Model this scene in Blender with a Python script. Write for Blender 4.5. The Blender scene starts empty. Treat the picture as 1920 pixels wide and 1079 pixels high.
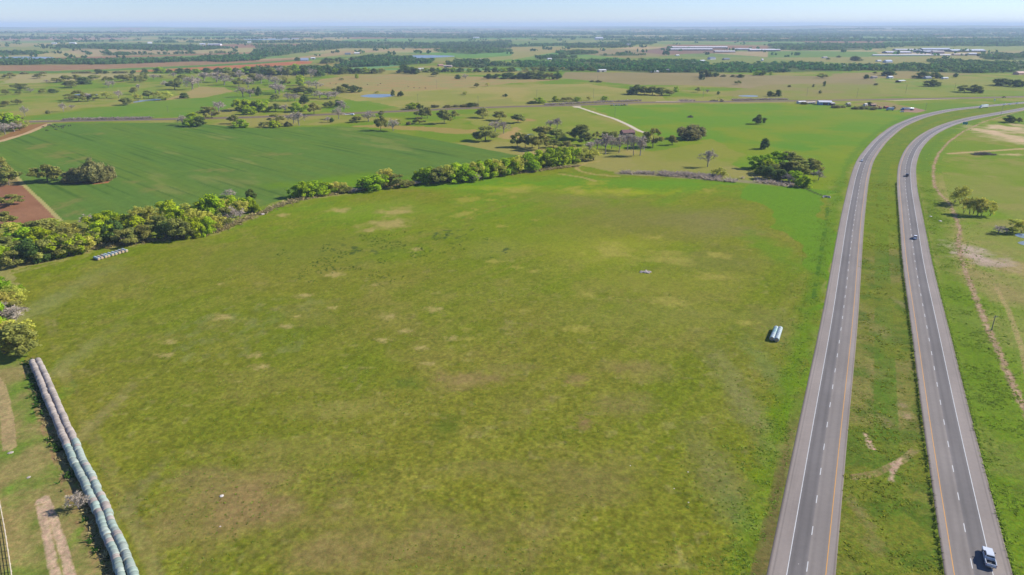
import bpy, math, random
import numpy as np
from mathutils import Vector, Matrix

# ------------------------------------------------------------------ camera, sky, sun, exposure
H = 106.0                      # flying height of the camera in metres
F = 1280.0                     # focal length in photo pixels (24 mm on 36 mm)
TH = math.atan((540 - 47.5) / F)   # downward pitch
sc = bpy.context.scene
cam = bpy.data.cameras.new('camera')
cam.lens = 24.0; cam.sensor_width = 36.0; cam.clip_start = 0.5; cam.clip_end = 90000
cam_o = bpy.data.objects.new('camera', cam)
cam_o.location = (0, 0, H); cam_o.rotation_euler = (math.pi / 2 - TH, 0, 0)
sc.collection.objects.link(cam_o); sc.camera = cam_o

SUN_EL, SUN_AZ = math.radians(33), math.radians(76)      # azimuth from +Y towards +X
world = bpy.data.worlds.new('World'); sc.world = world; world.use_nodes = True
wn = world.node_tree; wn.nodes.clear()
sky = wn.nodes.new('ShaderNodeTexSky'); sky.sky_type = 'NISHITA'; sky.sun_disc = False
sky.sun_elevation = SUN_EL; sky.sun_rotation = SUN_AZ
sky.altitude = 300; sky.air_density = 1.0; sky.dust_density = 0.0; sky.ozone_density = 6.0
bg = wn.nodes.new('ShaderNodeBackground'); bg.inputs['Strength'].default_value = 0.094
wo = wn.nodes.new('ShaderNodeOutputWorld')
blue = wn.nodes.new('ShaderNodeVectorMath'); blue.operation = 'MULTIPLY'; blue.inputs[1].default_value = (0.72, 0.765, 0.98)
wn.links.new(sky.outputs[0], blue.inputs[0]); wn.links.new(blue.outputs[0], bg.inputs[0]); wn.links.new(bg.outputs[0], wo.inputs[0])

sun = bpy.data.lights.new('sun', 'SUN'); sun.energy = 4.5; sun.angle = math.radians(0.5); sun.color = (1.0, 0.95, 0.86)
sun_o = bpy.data.objects.new('sun', sun); sc.collection.objects.link(sun_o)
sdir = Vector((math.sin(SUN_AZ) * math.cos(SUN_EL), math.cos(SUN_AZ) * math.cos(SUN_EL), math.sin(SUN_EL)))
sun_o.rotation_euler = sdir.to_track_quat('Z', 'Y').to_euler()

sc.view_settings.view_transform = 'Standard'; sc.view_settings.look = 'None'
sc.view_settings.exposure = 0.82; sc.view_settings.gamma = 1.0
sc.cycles.max_bounces = 5; sc.cycles.diffuse_bounces = 2; sc.cycles.glossy_bounces = 2
sc.cycles.transmission_bounces = 2; sc.cycles.transparent_max_bounces = 4; sc.cycles.volume_bounces = 0

# ------------------------------------------------------------------ helpers
rnd = random.Random(7)
C = sc.collection
CT, ST = math.cos(TH), math.sin(TH)
def gp(px, py, z=0.0):
    """photo pixel -> point of the ground (or of the level plane at height z)"""
    u = (px - 960) / F; v = (py - 540) / F
    s = ST + v * CT
    k = (H - z) / s
    return (u * k, (CT - v * ST) * k)
def ppm(py):
    return F * (ST + (py - 540) / F * CT) / H
def lin(c):
    c = np.asarray(c, float) / 255.0
    return np.where(c <= 0.04045, c / 12.92, ((c + 0.055) / 1.055) ** 2.4)
KALB = 1.5
def alb(c):
    """base colour of a level surface that reads as c in full sun"""
    return np.clip(lin(c) / KALB, 0, 0.8)
def A3(c, k=1.0):
    a = alb(c) * k
    return (float(a[0]), float(a[1]), float(a[2]))

def vnoise(x, y, seed=0):
    xi = np.floor(x).astype(np.int64); yi = np.floor(y).astype(np.int64)
    fx = x - xi; fy = y - yi
    fx = fx * fx * (3 - 2 * fx); fy = fy * fy * (3 - 2 * fy)
    def h(a, b):
        n = (a * 374761393 + b * 668265263 + seed * 974711) & 0xffffffff
        n = ((n ^ (n >> 13)) * 1274126177) & 0xffffffff
        n = n ^ (n >> 16)
        return (n & 0xffff) / 65535.0
    a = h(xi, yi); b = h(xi + 1, yi); c = h(xi, yi + 1); d = h(xi + 1, yi + 1)
    return (a * (1 - fx) + b * fx) * (1 - fy) + (c * (1 - fx) + d * fx) * fy
def fbm(x, y, seed=0, octv=4):
    t = 0; a = 1.0; n = 0
    for i in range(octv):
        t = t + a * vnoise(x, y, seed + i * 17); n += a
        x = x * 2.03 + 11.7; y = y * 2.03 + 5.3; a *= 0.55
    return t / n

def smooth_line(pts, step=6.0, sig=14.0):
    p = np.array(pts, float)
    d = np.r_[0, np.cumsum(np.hypot(*np.diff(p, axis=0).T))]
    n = int(d[-1] / step) + 2
    t = np.linspace(0, d[-1], n)
    q = np.stack([np.interp(t, d, p[:, 0]), np.interp(t, d, p[:, 1])], 1)
    w = int(3 * sig / step)
    if w > 0:
        k = np.exp(-0.5 * (np.arange(-w, w + 1) * step / sig) ** 2); k /= k.sum()
        e0 = q[0] + (q[0] - q[1]) * np.arange(w, 0, -1)[:, None]
        e1 = q[-1] + (q[-1] - q[-2]) * np.arange(1, w + 1)[:, None]
        e = np.vstack([e0, q, e1])
        q = np.stack([np.convolve(e[:, i], k, 'valid') for i in (0, 1)], 1)
    return q
def normals2(q):
    t = np.gradient(q, axis=0); t /= np.hypot(t[:, 0], t[:, 1])[:, None]
    return t, np.stack([t[:, 1], -t[:, 0]], 1)       # tangent, right-hand side

# ---- tagging
def tag(o, label=None, cat=None, group=None, kind=None):
    if label: o['label'] = label
    if cat: o['category'] = cat
    if group: o['group'] = group
    if kind: o['kind'] = kind
    return o
def empty(name, loc=(0, 0, 0), rz=0.0, scale=(1, 1, 1)):
    o = bpy.data.objects.new(name, None); C.objects.link(o)
    o.location = loc; o.rotation_euler = (0, 0, rz); o.scale = scale; o.empty_display_size = 0.3
    return o
def link(name, me, parent=None, loc=(0, 0, 0), rz=0.0, scale=(1, 1, 1)):
    o = bpy.data.objects.new(name, me); C.objects.link(o)
    o.location = loc; o.rotation_euler = (0, 0, rz); o.scale = scale
    if parent: o.parent = parent
    return o
def copy_tree(o, parent=None):
    c = o.copy(); C.objects.link(c); c.parent = parent
    for ch in o.children: copy_tree(ch, c)
    return c

ONES = 'zero one two three four five six seven eight nine ten eleven twelve thirteen fourteen fifteen sixteen seventeen eighteen nineteen'.split()
TENS = 'x x twenty thirty forty fifty sixty seventy eighty ninety'.split()
ORD = {'one': 'first', 'two': 'second', 'three': 'third', 'five': 'fifth', 'eight': 'eighth', 'nine': 'ninth', 'twelve': 'twelfth'}
def ordinal(n):
    if n >= 100: return 'hundred-and-' + ordinal(n - 100) if n > 100 else 'hundredth'
    if n < 20: w = ONES[n]; return ORD.get(w, w + 'th')
    t, u = divmod(n, 10)
    return TENS[t] + '-' + ordinal(u) if u else TENS[t][:-1] + 'ieth'

# ---- mesh builder
class MB:
    def __init__(s): s.v = []; s.f = []; s.t = []
    def add(s, vs, fs, tint=None):
        o = len(s.v); s.v.extend(vs); s.f.extend([tuple(i + o for i in f) for f in fs])
        s.t.extend([1.0 if tint is None else tint] * len(vs))
    def box(s, x0, x1, y0, y1, z0, z1, tx=0.0, ty=0.0):
        """box, its top drawn in by tx, ty"""
        v = [(x0, y0, z0), (x1, y0, z0), (x1, y1, z0), (x0, y1, z0),
             (x0 + tx, y0 + ty, z1), (x1 - tx, y0 + ty, z1), (x1 - tx, y1 - ty, z1), (x0 + tx, y1 - ty, z1)]
        s.add(v, [(0, 3, 2, 1), (4, 5, 6, 7), (0, 1, 5, 4), (1, 2, 6, 5), (2, 3, 7, 6), (3, 0, 4, 7)])
    def tube(s, p, q, r0, r1, n=6, cap=True, tint=None):
        p = Vector(p); q = Vector(q); d = (q - p).normalized()
        a = d.orthogonal().normalized(); b = d.cross(a)
        v = [tuple(p + (a * math.cos(2 * math.pi * i / n) + b * math.sin(2 * math.pi * i / n)) * r0) for i in range(n)]
        v += [tuple(q + (a * math.cos(2 * math.pi * i / n) + b * math.sin(2 * math.pi * i / n)) * r1) for i in range(n)]
        f = [(i, (i + 1) % n, n + (i + 1) % n, n + i) for i in range(n)]
        if cap: f += [tuple(range(n - 1, -1, -1)), tuple(range(n, 2 * n))]
        s.add(v, f, tint)
    def prism(s, prof, x0, x1, inset=None):
        """side profile (y,z) extruded across x; inset: per-vertex drawing-in of the sides"""
        n = len(prof); inset = inset or [0] * n
        v = [(x0 + inset[i], prof[i][0], prof[i][1]) for i in range(n)] + [(x1 - inset[i], prof[i][0], prof[i][1]) for i in range(n)]
        f = [tuple(range(n)), tuple(range(2 * n - 1, n - 1, -1))] + [((i + 1) % n, i, n + i, n + (i + 1) % n) for i in range(n)]
        s.add(v, f)
    def mesh(s, name, mat, smooth=False, tint=False):
        me = bpy.data.meshes.new(name); me.from_pydata(s.v, [], s.f)
        for m in (mat if isinstance(mat, (list, tuple)) else [mat]): me.materials.append(m)
        if tint:
            at = me.attributes.new('tint', 'FLOAT', 'POINT'); at.data.foreach_set('value', np.array(s.t, np.float32))
        if smooth: me.polygons.foreach_set('use_smooth', [True] * len(me.polygons))
        me.update(); return me
    def build(s, name, mat, parent=None, smooth=False, loc=(0, 0, 0), tint=False):
        return link(name, s.mesh(name, mat, smooth, tint), parent, loc)

def np_mesh(name, verts, quads, mat, cols=None, tint=None):
    me = bpy.data.meshes.new(name)
    verts = np.asarray(verts, np.float32); quads = np.asarray(quads, np.int32); k = quads.shape[1]
    me.vertices.add(len(verts)); me.vertices.foreach_set('co', verts.ravel())
    me.loops.add(quads.size); me.loops.foreach_set('vertex_index', quads.ravel())
    me.polygons.add(len(quads)); me.polygons.foreach_set('loop_start', np.arange(0, quads.size, k, dtype=np.int32))
    me.update(calc_edges=True)
    if cols is not None:
        at = me.attributes.new('Col', 'FLOAT_COLOR', 'POINT'); at.data.foreach_set('color', np.asarray(cols, np.float32).ravel())
    if tint is not None:
        at = me.attributes.new('tint', 'FLOAT', 'POINT'); at.data.foreach_set('value', np.asarray(tint, np.float32))
    me.materials.append(mat); me.validate(); return me

# ---- materials
def nodes(name):
    m = bpy.data.materials.new(name); m.use_nodes = True
    nt = m.node_tree; nt.nodes.clear()
    out = nt.nodes.new('ShaderNodeOutputMaterial')
    return m, nt, out
def N(nt, t, **kw):
    n = nt.nodes.new(t)
    for k, v in kw.items(): setattr(n, k, v)
    return n
def math_n(nt, op, a, b=None, c=None):
    n = N(nt, 'ShaderNodeMath', operation=op)
    for i, x in enumerate((a, b, c)):
        if x is None: continue
        if isinstance(x, (int, float)): n.inputs[i].default_value = x
        else: nt.links.new(x, n.inputs[i])
    return n.outputs[0]
def noise(nt, scale, detail=4.0, coord=None, rough=0.6):
    n = N(nt, 'ShaderNodeTexNoise'); n.inputs['Scale'].default_value = scale; n.inputs['Detail'].default_value = detail
    n.inputs['Roughness'].default_value = rough
    if coord is not None: nt.links.new(coord, n.inputs['Vector'])
    return n.outputs[0]
def vmul(nt, col, fac):
    n = N(nt, 'ShaderNodeVectorMath', operation='SCALE'); nt.links.new(col, n.inputs[0])
    if isinstance(fac, (int, float)): n.inputs['Scale'].default_value = fac
    else: nt.links.new(fac, n.inputs['Scale'])
    return n.outputs[0]

def solid(name, col, rough=0.7, metal=0.0, var=0.18, scale=1.5, coat=0.0):
    m, nt, out = nodes(name)
    b = N(nt, 'ShaderNodeBsdfPrincipled'); b.inputs['Roughness'].default_value = rough; b.inputs['Metallic'].default_value = metal
    if coat: b.inputs['Coat Weight'].default_value = coat
    tc = N(nt, 'ShaderNodeTexCoord')
    f = math_n(nt, 'MULTIPLY_ADD', noise(nt, scale, 5, tc.outputs['Object']), 2 * var, 1 - var)
    rgb = N(nt, 'ShaderNodeRGB'); rgb.outputs[0].default_value = (*col, 1)
    nt.links.new(vmul(nt, rgb.outputs[0], f), b.inputs['Base Color'])
    nt.links.new(b.outputs[0], out.inputs[0]); return m

def leaf(name, col, trans=0.5, hue=0.02, val=0.15):
    m, nt, out = nodes(name)
    at = N(nt, 'ShaderNodeAttribute', attribute_name='tint')
    oi = N(nt, 'ShaderNodeObjectInfo')
    hsv = N(nt, 'ShaderNodeHueSaturation'); hsv.inputs['Color'].default_value = (*col, 1)
    nt.links.new(math_n(nt, 'MULTIPLY_ADD', oi.outputs['Random'], 2 * hue, 0.5 - hue), hsv.inputs['Hue'])
    r2 = math_n(nt, 'FRACT', math_n(nt, 'MULTIPLY', oi.outputs['Random'], 7.31))
    nt.links.new(math_n(nt, 'MULTIPLY_ADD', r2, 2 * val, 1 - val), hsv.inputs['Value'])
    c = vmul(nt, hsv.outputs[0], at.outputs['Fac'])
    d = N(nt, 'ShaderNodeBsdfDiffuse'); t = N(nt, 'ShaderNodeBsdfTranslucent'); mx = N(nt, 'ShaderNodeMixShader')
    mx.inputs[0].default_value = trans
    nt.links.new(c, d.inputs[0]); nt.links.new(c, t.inputs[0])
    nt.links.new(d.outputs[0], mx.inputs[1]); nt.links.new(t.outputs[0], mx.inputs[2]); nt.links.new(mx.outputs[0], out.inputs[0])
    return m

M = {}
def ground_mat():
    m, nt, out = nodes('meadow_ground')
    at = N(nt, 'ShaderNodeAttribute', attribute_name='Col')
    geo = N(nt, 'ShaderNodeNewGeometry'); p = geo.outputs['Position']
    n1 = noise(nt, 0.16, 6, p, 0.65); n2 = noise(nt, 1.9, 5, p, 0.75); n3 = noise(nt, 1.1, 4, p, 0.65)
    amp = at.outputs['Alpha']
    v = math_n(nt, 'ADD', math_n(nt, 'MULTIPLY', math_n(nt, 'SUBTRACT', n1, 0.5), 0.7), math_n(nt, 'MULTIPLY', math_n(nt, 'SUBTRACT', n2, 0.5), 2.6))
    f = math_n(nt, 'MAXIMUM', math_n(nt, 'MULTIPLY_ADD', v, amp, 1.0), 0.25)
    dry = N(nt, 'ShaderNodeVectorMath', operation='MULTIPLY'); nt.links.new(at.outputs['Color'], dry.inputs[0]); dry.inputs[1].default_value = (1.30, 1.04, 1.15)
    lush = N(nt, 'ShaderNodeVectorMath', operation='MULTIPLY'); nt.links.new(at.outputs['Color'], lush.inputs[0]); lush.inputs[1].default_value = (0.80, 0.98, 0.75)
    mix = N(nt, 'ShaderNodeMix', data_type='VECTOR')
    ff = math_n(nt, 'MULTIPLY_ADD', math_n(nt, 'SUBTRACT', n3, 0.5), math_n(nt, 'MULTIPLY', amp, 4.0), 0.5)
    cl = N(nt, 'ShaderNodeClamp'); nt.links.new(ff, cl.inputs[0])
    nt.links.new(cl.outputs[0], mix.inputs[0]); nt.links.new(lush.outputs[0], mix.inputs[4]); nt.links.new(dry.outputs[0], mix.inputs[5])
    col = vmul(nt, mix.outputs[1], f)
    b = N(nt, 'ShaderNodeBsdfPrincipled'); b.inputs['Roughness'].default_value = 0.95; b.inputs['Specular IOR Level'].default_value = 0.04
    nt.links.new(col, b.inputs['Base Color'])
    bp = N(nt, 'ShaderNodeBump'); bp.inputs['Strength'].default_value = 0.28; bp.inputs['Distance'].default_value = 0.35
    nt.links.new(math_n(nt, 'ADD', n2, n3), bp.inputs['Height']); nt.links.new(bp.outputs[0], b.inputs['Normal'])
    nt.links.new(b.outputs[0], out.inputs[0]); return m
def attr_mat(name, amp=0.12, scale=0.8, rough=0.85):
    m, nt, out = nodes(name)
    at = N(nt, 'ShaderNodeAttribute', attribute_name='Col')
    geo = N(nt, 'ShaderNodeNewGeometry'); p = geo.outputs['Position']
    v = math_n(nt, 'ADD', math_n(nt, 'SUBTRACT', noise(nt, scale, 5, p), 0.5), math_n(nt, 'SUBTRACT', noise(nt, scale * 0.08, 4, p), 0.5))
    f = math_n(nt, 'MULTIPLY_ADD', v, 2 * amp, 1.0)
    b = N(nt, 'ShaderNodeBsdfPrincipled'); b.inputs['Roughness'].default_value = rough; b.inputs['Specular IOR Level'].default_value = 0.25
    nt.links.new(vmul(nt, at.outputs['Color'], f), b.inputs['Base Color']); nt.links.new(b.outputs[0], out.inputs[0]); return m
def water_mat():
    m, nt, out = nodes('pond_water')
    geo = N(nt, 'ShaderNodeNewGeometry')
    b = N(nt, 'ShaderNodeBsdfPrincipled'); b.inputs['Base Color'].default_value = (0.16, 0.20, 0.22, 1)
    b.inputs['Roughness'].default_value = 0.3
    bp = N(nt, 'ShaderNodeBump'); bp.inputs['Strength'].default_value = 0.15; bp.inputs['Distance'].default_value = 0.1
    nt.links.new(noise(nt, 0.8, 4, geo.outputs['Position']), bp.inputs['Height']); nt.links.new(bp.outputs[0], b.inputs['Normal'])
    nt.links.new(b.outputs[0], out.inputs[0]); return m

M['ground'] = ground_mat(); M['asphalt'] = attr_mat('asphalt'); M['water'] = water_mat()
M['paint_white'] = solid('paint_white', (0.50, 0.50, 0.48), 0.6, var=0.35, scale=0.6)
M['paint_yellow'] = solid('paint_yellow', (0.58, 0.27, 0.03), 0.6, var=0.15, scale=0.6)
KL = 2.2
M['oak'] = leaf('oak_foliage', A3((128, 130, 64), KL)); M['live'] = leaf('live_oak_foliage', A3((88, 104, 48), KL))
M['green'] = leaf('spring_foliage', A3((128, 146, 28), KL * 1.1), 0.45); M['young'] = leaf('young_foliage', A3((156, 154, 66), KL), 0.45)
M['bare'] = leaf('bare_twigs', A3((146, 134, 120), KL), 0.05, 0.01); M['round'] = leaf('thicket_foliage', A3((126, 124, 76), KL))
M['wood_dark'] = leaf('wood_foliage_dark', A3((66, 98, 52), 1.6)); M['wood_olive'] = leaf('wood_foliage_olive', A3((92, 114, 60), 1.6)); M['wood_green'] = leaf('wood_foliage_green', A3((80, 120, 50), 1.6))
M['bark'] = solid('bark', (0.13, 0.105, 0.085), 0.9, var=0.3)
M['palebark'] = solid('pale_bark', (0.24, 0.21, 0.19), 0.9, var=0.3)

# ------------------------------------------------------------------ highway centre lines
A_edges = [((1434.8, 1079), (1569, 1079)), ((1499.5, 780), (1592.9, 780)), ((1539, 610), (1607.7, 610)), ((1573.4, 420), (1619.7, 420)),
           ((1593.5, 335), (1629, 335)), ((1604, 300), (1640, 300)), ((1632.5, 265), (1666, 265)), ((1665, 237.5), (1701, 237.5)),
           ((1709, 219), (1746, 219)), ((1760, 206.5), (1805, 206.5))]
B_edges = [((1763.9, 1079), (1906.3, 1079)), ((1725.9, 780), (1821.5, 780)), ((1708, 610), (1777.5, 610)), ((1691, 500), (1749.5, 500)), ((1686.5, 420), (1733.5, 420)),
           ((1681, 350), (1718.7, 350)), ((1682.5, 311), (1717, 311)), ((1694, 283.4), (1726, 283.4)), ((1705, 269.5), (1736, 269.5)),
           ((1721, 255.6), (1750, 255.6)), ((1744, 241.7), (1776, 241.7)), ((1771, 230.6), (1807, 230.6)), ((1805, 221.5), (1846, 221.5))]
def centre(edges, tail):
    pts = []
    for a, b in edges:
        pa = np.array(gp(*a)); pb = np.array(gp(*b)); pts.append((pa + pb) / 2)
    for t in tail: pts.append(np.array(gp(*t)))
    d = pts[0] - pts[1]; d /= np.hypot(*d)
    pts = [pts[0] + d * 90] + pts
    d = pts[-1] - pts[-2]; d /= np.hypot(*d)
    pts.append(pts[-1] + d * 900)
    return smooth_line(pts, 4.0, 26.0)
roadA = centre(A_edges, [(1815, 203.6), (1870, 197.8), (1922, 193.2)])
roadB = centre(B_edges, [(1878, 212.5), (1922, 204.6)])
AL, AR = -6.3, 6.3          # pavement half-width
def frame_of(q, P):
    """signed offset to the right of the line q, and distance along it"""
    from_i = np.zeros(len(P), int); best = np.full(len(P), 1e18)
    step = 12
    for i in range(0, len(q), step):
        d = (P[:, 0] - q[i, 0]) ** 2 + (P[:, 1] - q[i, 1]) ** 2
        m = d < best; best[m] = d[m]; from_i[m] = i
    t, n = normals2(q)
    for _ in range(2):
        r = P - q[from_i]; al = (r * t[from_i]).sum(1) / 4.0
        from_i = np.clip(from_i + np.round(al).astype(int), 0, len(q) - 1)
    r = P - q[from_i]
    return (r * n[from_i]).sum(1), from_i * 4.0 + (r * t[from_i]).sum(1), np.hypot(r[:, 0], r[:, 1])

# ------------------------------------------------------------------ the ground, one sheet: fine near the camera, coarser outwards
def build_ground():
    az_f = np.radians(np.linspace(-51, 51, 1300)); az_c = np.radians(np.linspace(55, 305, 51))
    az = np.r_[az_f, az_c]
    ypx = np.r_[np.linspace(49.8, 60, 60), np.linspace(60.4, 300, 520), np.linspace(300.8, 1150, 560), np.linspace(1190, 2600, 14)]
    v = (ypx - 540) / F
    r = H * (CT - v * ST) / (ST + v * CT)
    r = np.r_[32000, r[r < 31900], 8, 2]
    r = np.where(r < 1, 1, r); r = np.unique(r)[::-1]
    R, AZ = np.meshgrid(r, az, indexing='ij')
    X = (R * np.sin(AZ)).ravel(); Y = (R * np.cos(AZ)).ravel(); Rr = R.ravel()
    P = np.stack([X, Y], 1)
    Z = hill(X, Y)
    col, amp = paint_ground(P, Rr)
    nr, na = R.shape
    i = np.arange(nr * na).reshape(nr, na)
    j = np.roll(i, -1, axis=1)
    quads = np.stack([i[1:], j[1:], j[:-1], i[:-1]], -1).reshape(-1, 4)
    V = np.stack([X, Y, Z], 1)
    V = np.vstack([V, [[0, 0, 0]]])
    cols = np.column_stack([np.vstack([col, col[-1:]]), np.r_[amp, amp[-1]]])
    me = np_mesh('ground', V, quads, M['ground'], cols)
    tag(link('ground', me), kind='structure')
def hill(x, y):
    r = np.hypot(x, y)
    t = np.clip((r - 5200) / 9000, 0, 1); t = t * t * (3 - 2 * t)
    z = t * (fbm(x / 3800, y / 2600, 5, 3) - 0.42) * 120
    far = np.clip((r - 14000) / 9000, 0, 1)
    right = np.clip((x / np.maximum(r, 1) - 0.25) / 0.3, 0, 1)
    z += far * (35 + 45 * right * fbm(x / 5000, y / 5000, 9, 2))
    return np.maximum(z, t * -2.0)

def inpoly(P, poly, jit=0.0, seed=3, jscale=8.0):
    poly = np.array(poly); lo = poly.min(0) - 30; hi = poly.max(0) + 30
    idx = np.nonzero((P[:, 0] > lo[0]) & (P[:, 0] < hi[0]) & (P[:, 1] > lo[1]) & (P[:, 1] < hi[1]))[0]
    if not len(idx): return idx
    x = P[idx, 0].copy(); y = P[idx, 1].copy()
    if jit:
        x += (fbm(x / jscale, y / jscale, seed, 3) - 0.5) * 4 * jit; y += (fbm(x / jscale, y / jscale, seed + 50, 3) - 0.5) * 4 * jit
    c = np.zeros(len(idx), bool); n = len(poly)
    for k in range(n):
        (x0, y0), (x1, y1) = poly[k], poly[(k + 1) % n]
        if y0 == y1: continue
        m = ((y0 > y) != (y1 > y)) & (x < (x1 - x0) * (y - y0) / (y1 - y0) + x0)
        c ^= m
    return idx[c]
def nearline(P, pts, w):
    pts = np.array(pts); lo = pts.min(0) - w; hi = pts.max(0) + w
    idx = np.nonzero((P[:, 0] > lo[0]) & (P[:, 0] < hi[0]) & (P[:, 1] > lo[1]) & (P[:, 1] < hi[1]))[0]
    if not len(idx): return idx, np.zeros(0)
    Q = P[idx]; best = np.full(len(idx), 1e9)
    for a, b in zip(pts[:-1], pts[1:]):
        d = b - a; L = (d * d).sum() + 1e-9
        t = np.clip(((Q - a) @ d) / L, 0, 1)
        best = np.minimum(best, np.hypot(Q[:, 0] - a[0] - t * d[0], Q[:, 1] - a[1] - t * d[1]))
    m = best < w
    return idx[m], best[m]
def G(pts): return [gp(*p) for p in pts]

DRIVE = [(1077.5, 200), (1090, 203.7), (1120, 213.7), (1152.5, 223.7), (1177.5, 235), (1197.5, 246), (1213, 250.8)]
COUNTY = [(-60, 231.5), (57, 229), (190, 226.5), (335, 224), (480, 220.5), (572, 217.3), (680, 212.5), (780, 208), (870, 204), (960, 200.8), (1072, 198.2), (1210, 192.8), (1330, 191.5), (1440, 190.6), (1540, 189.2), (1640, 187.6), (1790, 185), (1920, 182.3), (2000, 180.5)]
CREEK = [(1960, 203), (1918, 208), (1876, 219.5), (1845.7, 229), (1806.8, 247), (1779, 266.7), (1759.5, 289), (1751, 311), (1750, 330.7), (1752.6, 350), (1762, 364), (1781.8, 383.5), (1791.5, 405.7), (1800, 432), (1796, 461), (1811, 512), (1833, 568), (1854, 620.7), (1872, 659), (1893, 709), (1916, 757), (1945, 815)]
WOODS = [  # far belts of woodland that read as one mass
    [(960, 115), (1100, 112), (1200, 110), (1270, 113), (1340, 122), (1440, 115), (1520, 118), (1580, 126), (1640, 124), (1640, 133), (1440, 137), (1240, 138), (1140, 134), (960, 126)],
    [(1640, 125), (1700, 122), (1780, 122), (1760, 112), (1850, 112), (1925, 116), (1925, 137), (1800, 138), (1640, 133)],
    [(1835, 105), (1925, 97), (1925, 114), (1850, 112)],
    [(480, 82), (560, 84), (640, 76), (800, 79), (960, 74), (960, 88), (880, 96), (760, 88), (640, 92), (560, 100), (480, 111)],
    [(-10, 114), (200, 114), (330, 107.5), (480, 103), (480, 112), (350, 117), (200, 121), (-10, 123)],
    [(110, 83), (220, 82), (360, 84), (440, 91), (360, 96), (230, 94), (110, 91)],
    [(190, 98.5), (320, 99), (440, 97), (440, 101), (190, 105)],
    [(-10, 95), (70, 95), (75, 103), (-10, 106)],
    [(665, 105), (720, 102), (770, 112), (815, 112), (805, 120), (720, 126), (640, 128), (625, 121), (665, 118)],
    [(845, 113), (905, 112), (915, 120), (900, 128), (855, 127)],
    [(912, 118), (960, 119), (960, 126), (912, 126)],
    [(1043, 95), (1110, 94), (1120, 102), (1075, 105), (1045, 100)], [(1003, 106), (1045, 103), (1080, 106), (1080, 111), (1005, 113)], [(1120, 100), (1200, 99), (1200, 105), (1130, 106)],
    [(960, 82), (1230, 77), (1230, 85), (1050, 87), (960, 89)],
    [(1440, 81), (1640, 80), (1925, 78), (1925, 88), (1700, 88), (1600, 95), (1500, 96), (1440, 94)],
    [(1060, 85), (1180, 84), (1180, 91), (1060, 91)], [(480, 128), (620, 126), (640, 136), (580, 140), (480, 143)], [(820, 92), (960, 90), (960, 98), (880, 103), (820, 98)],
]

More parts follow.
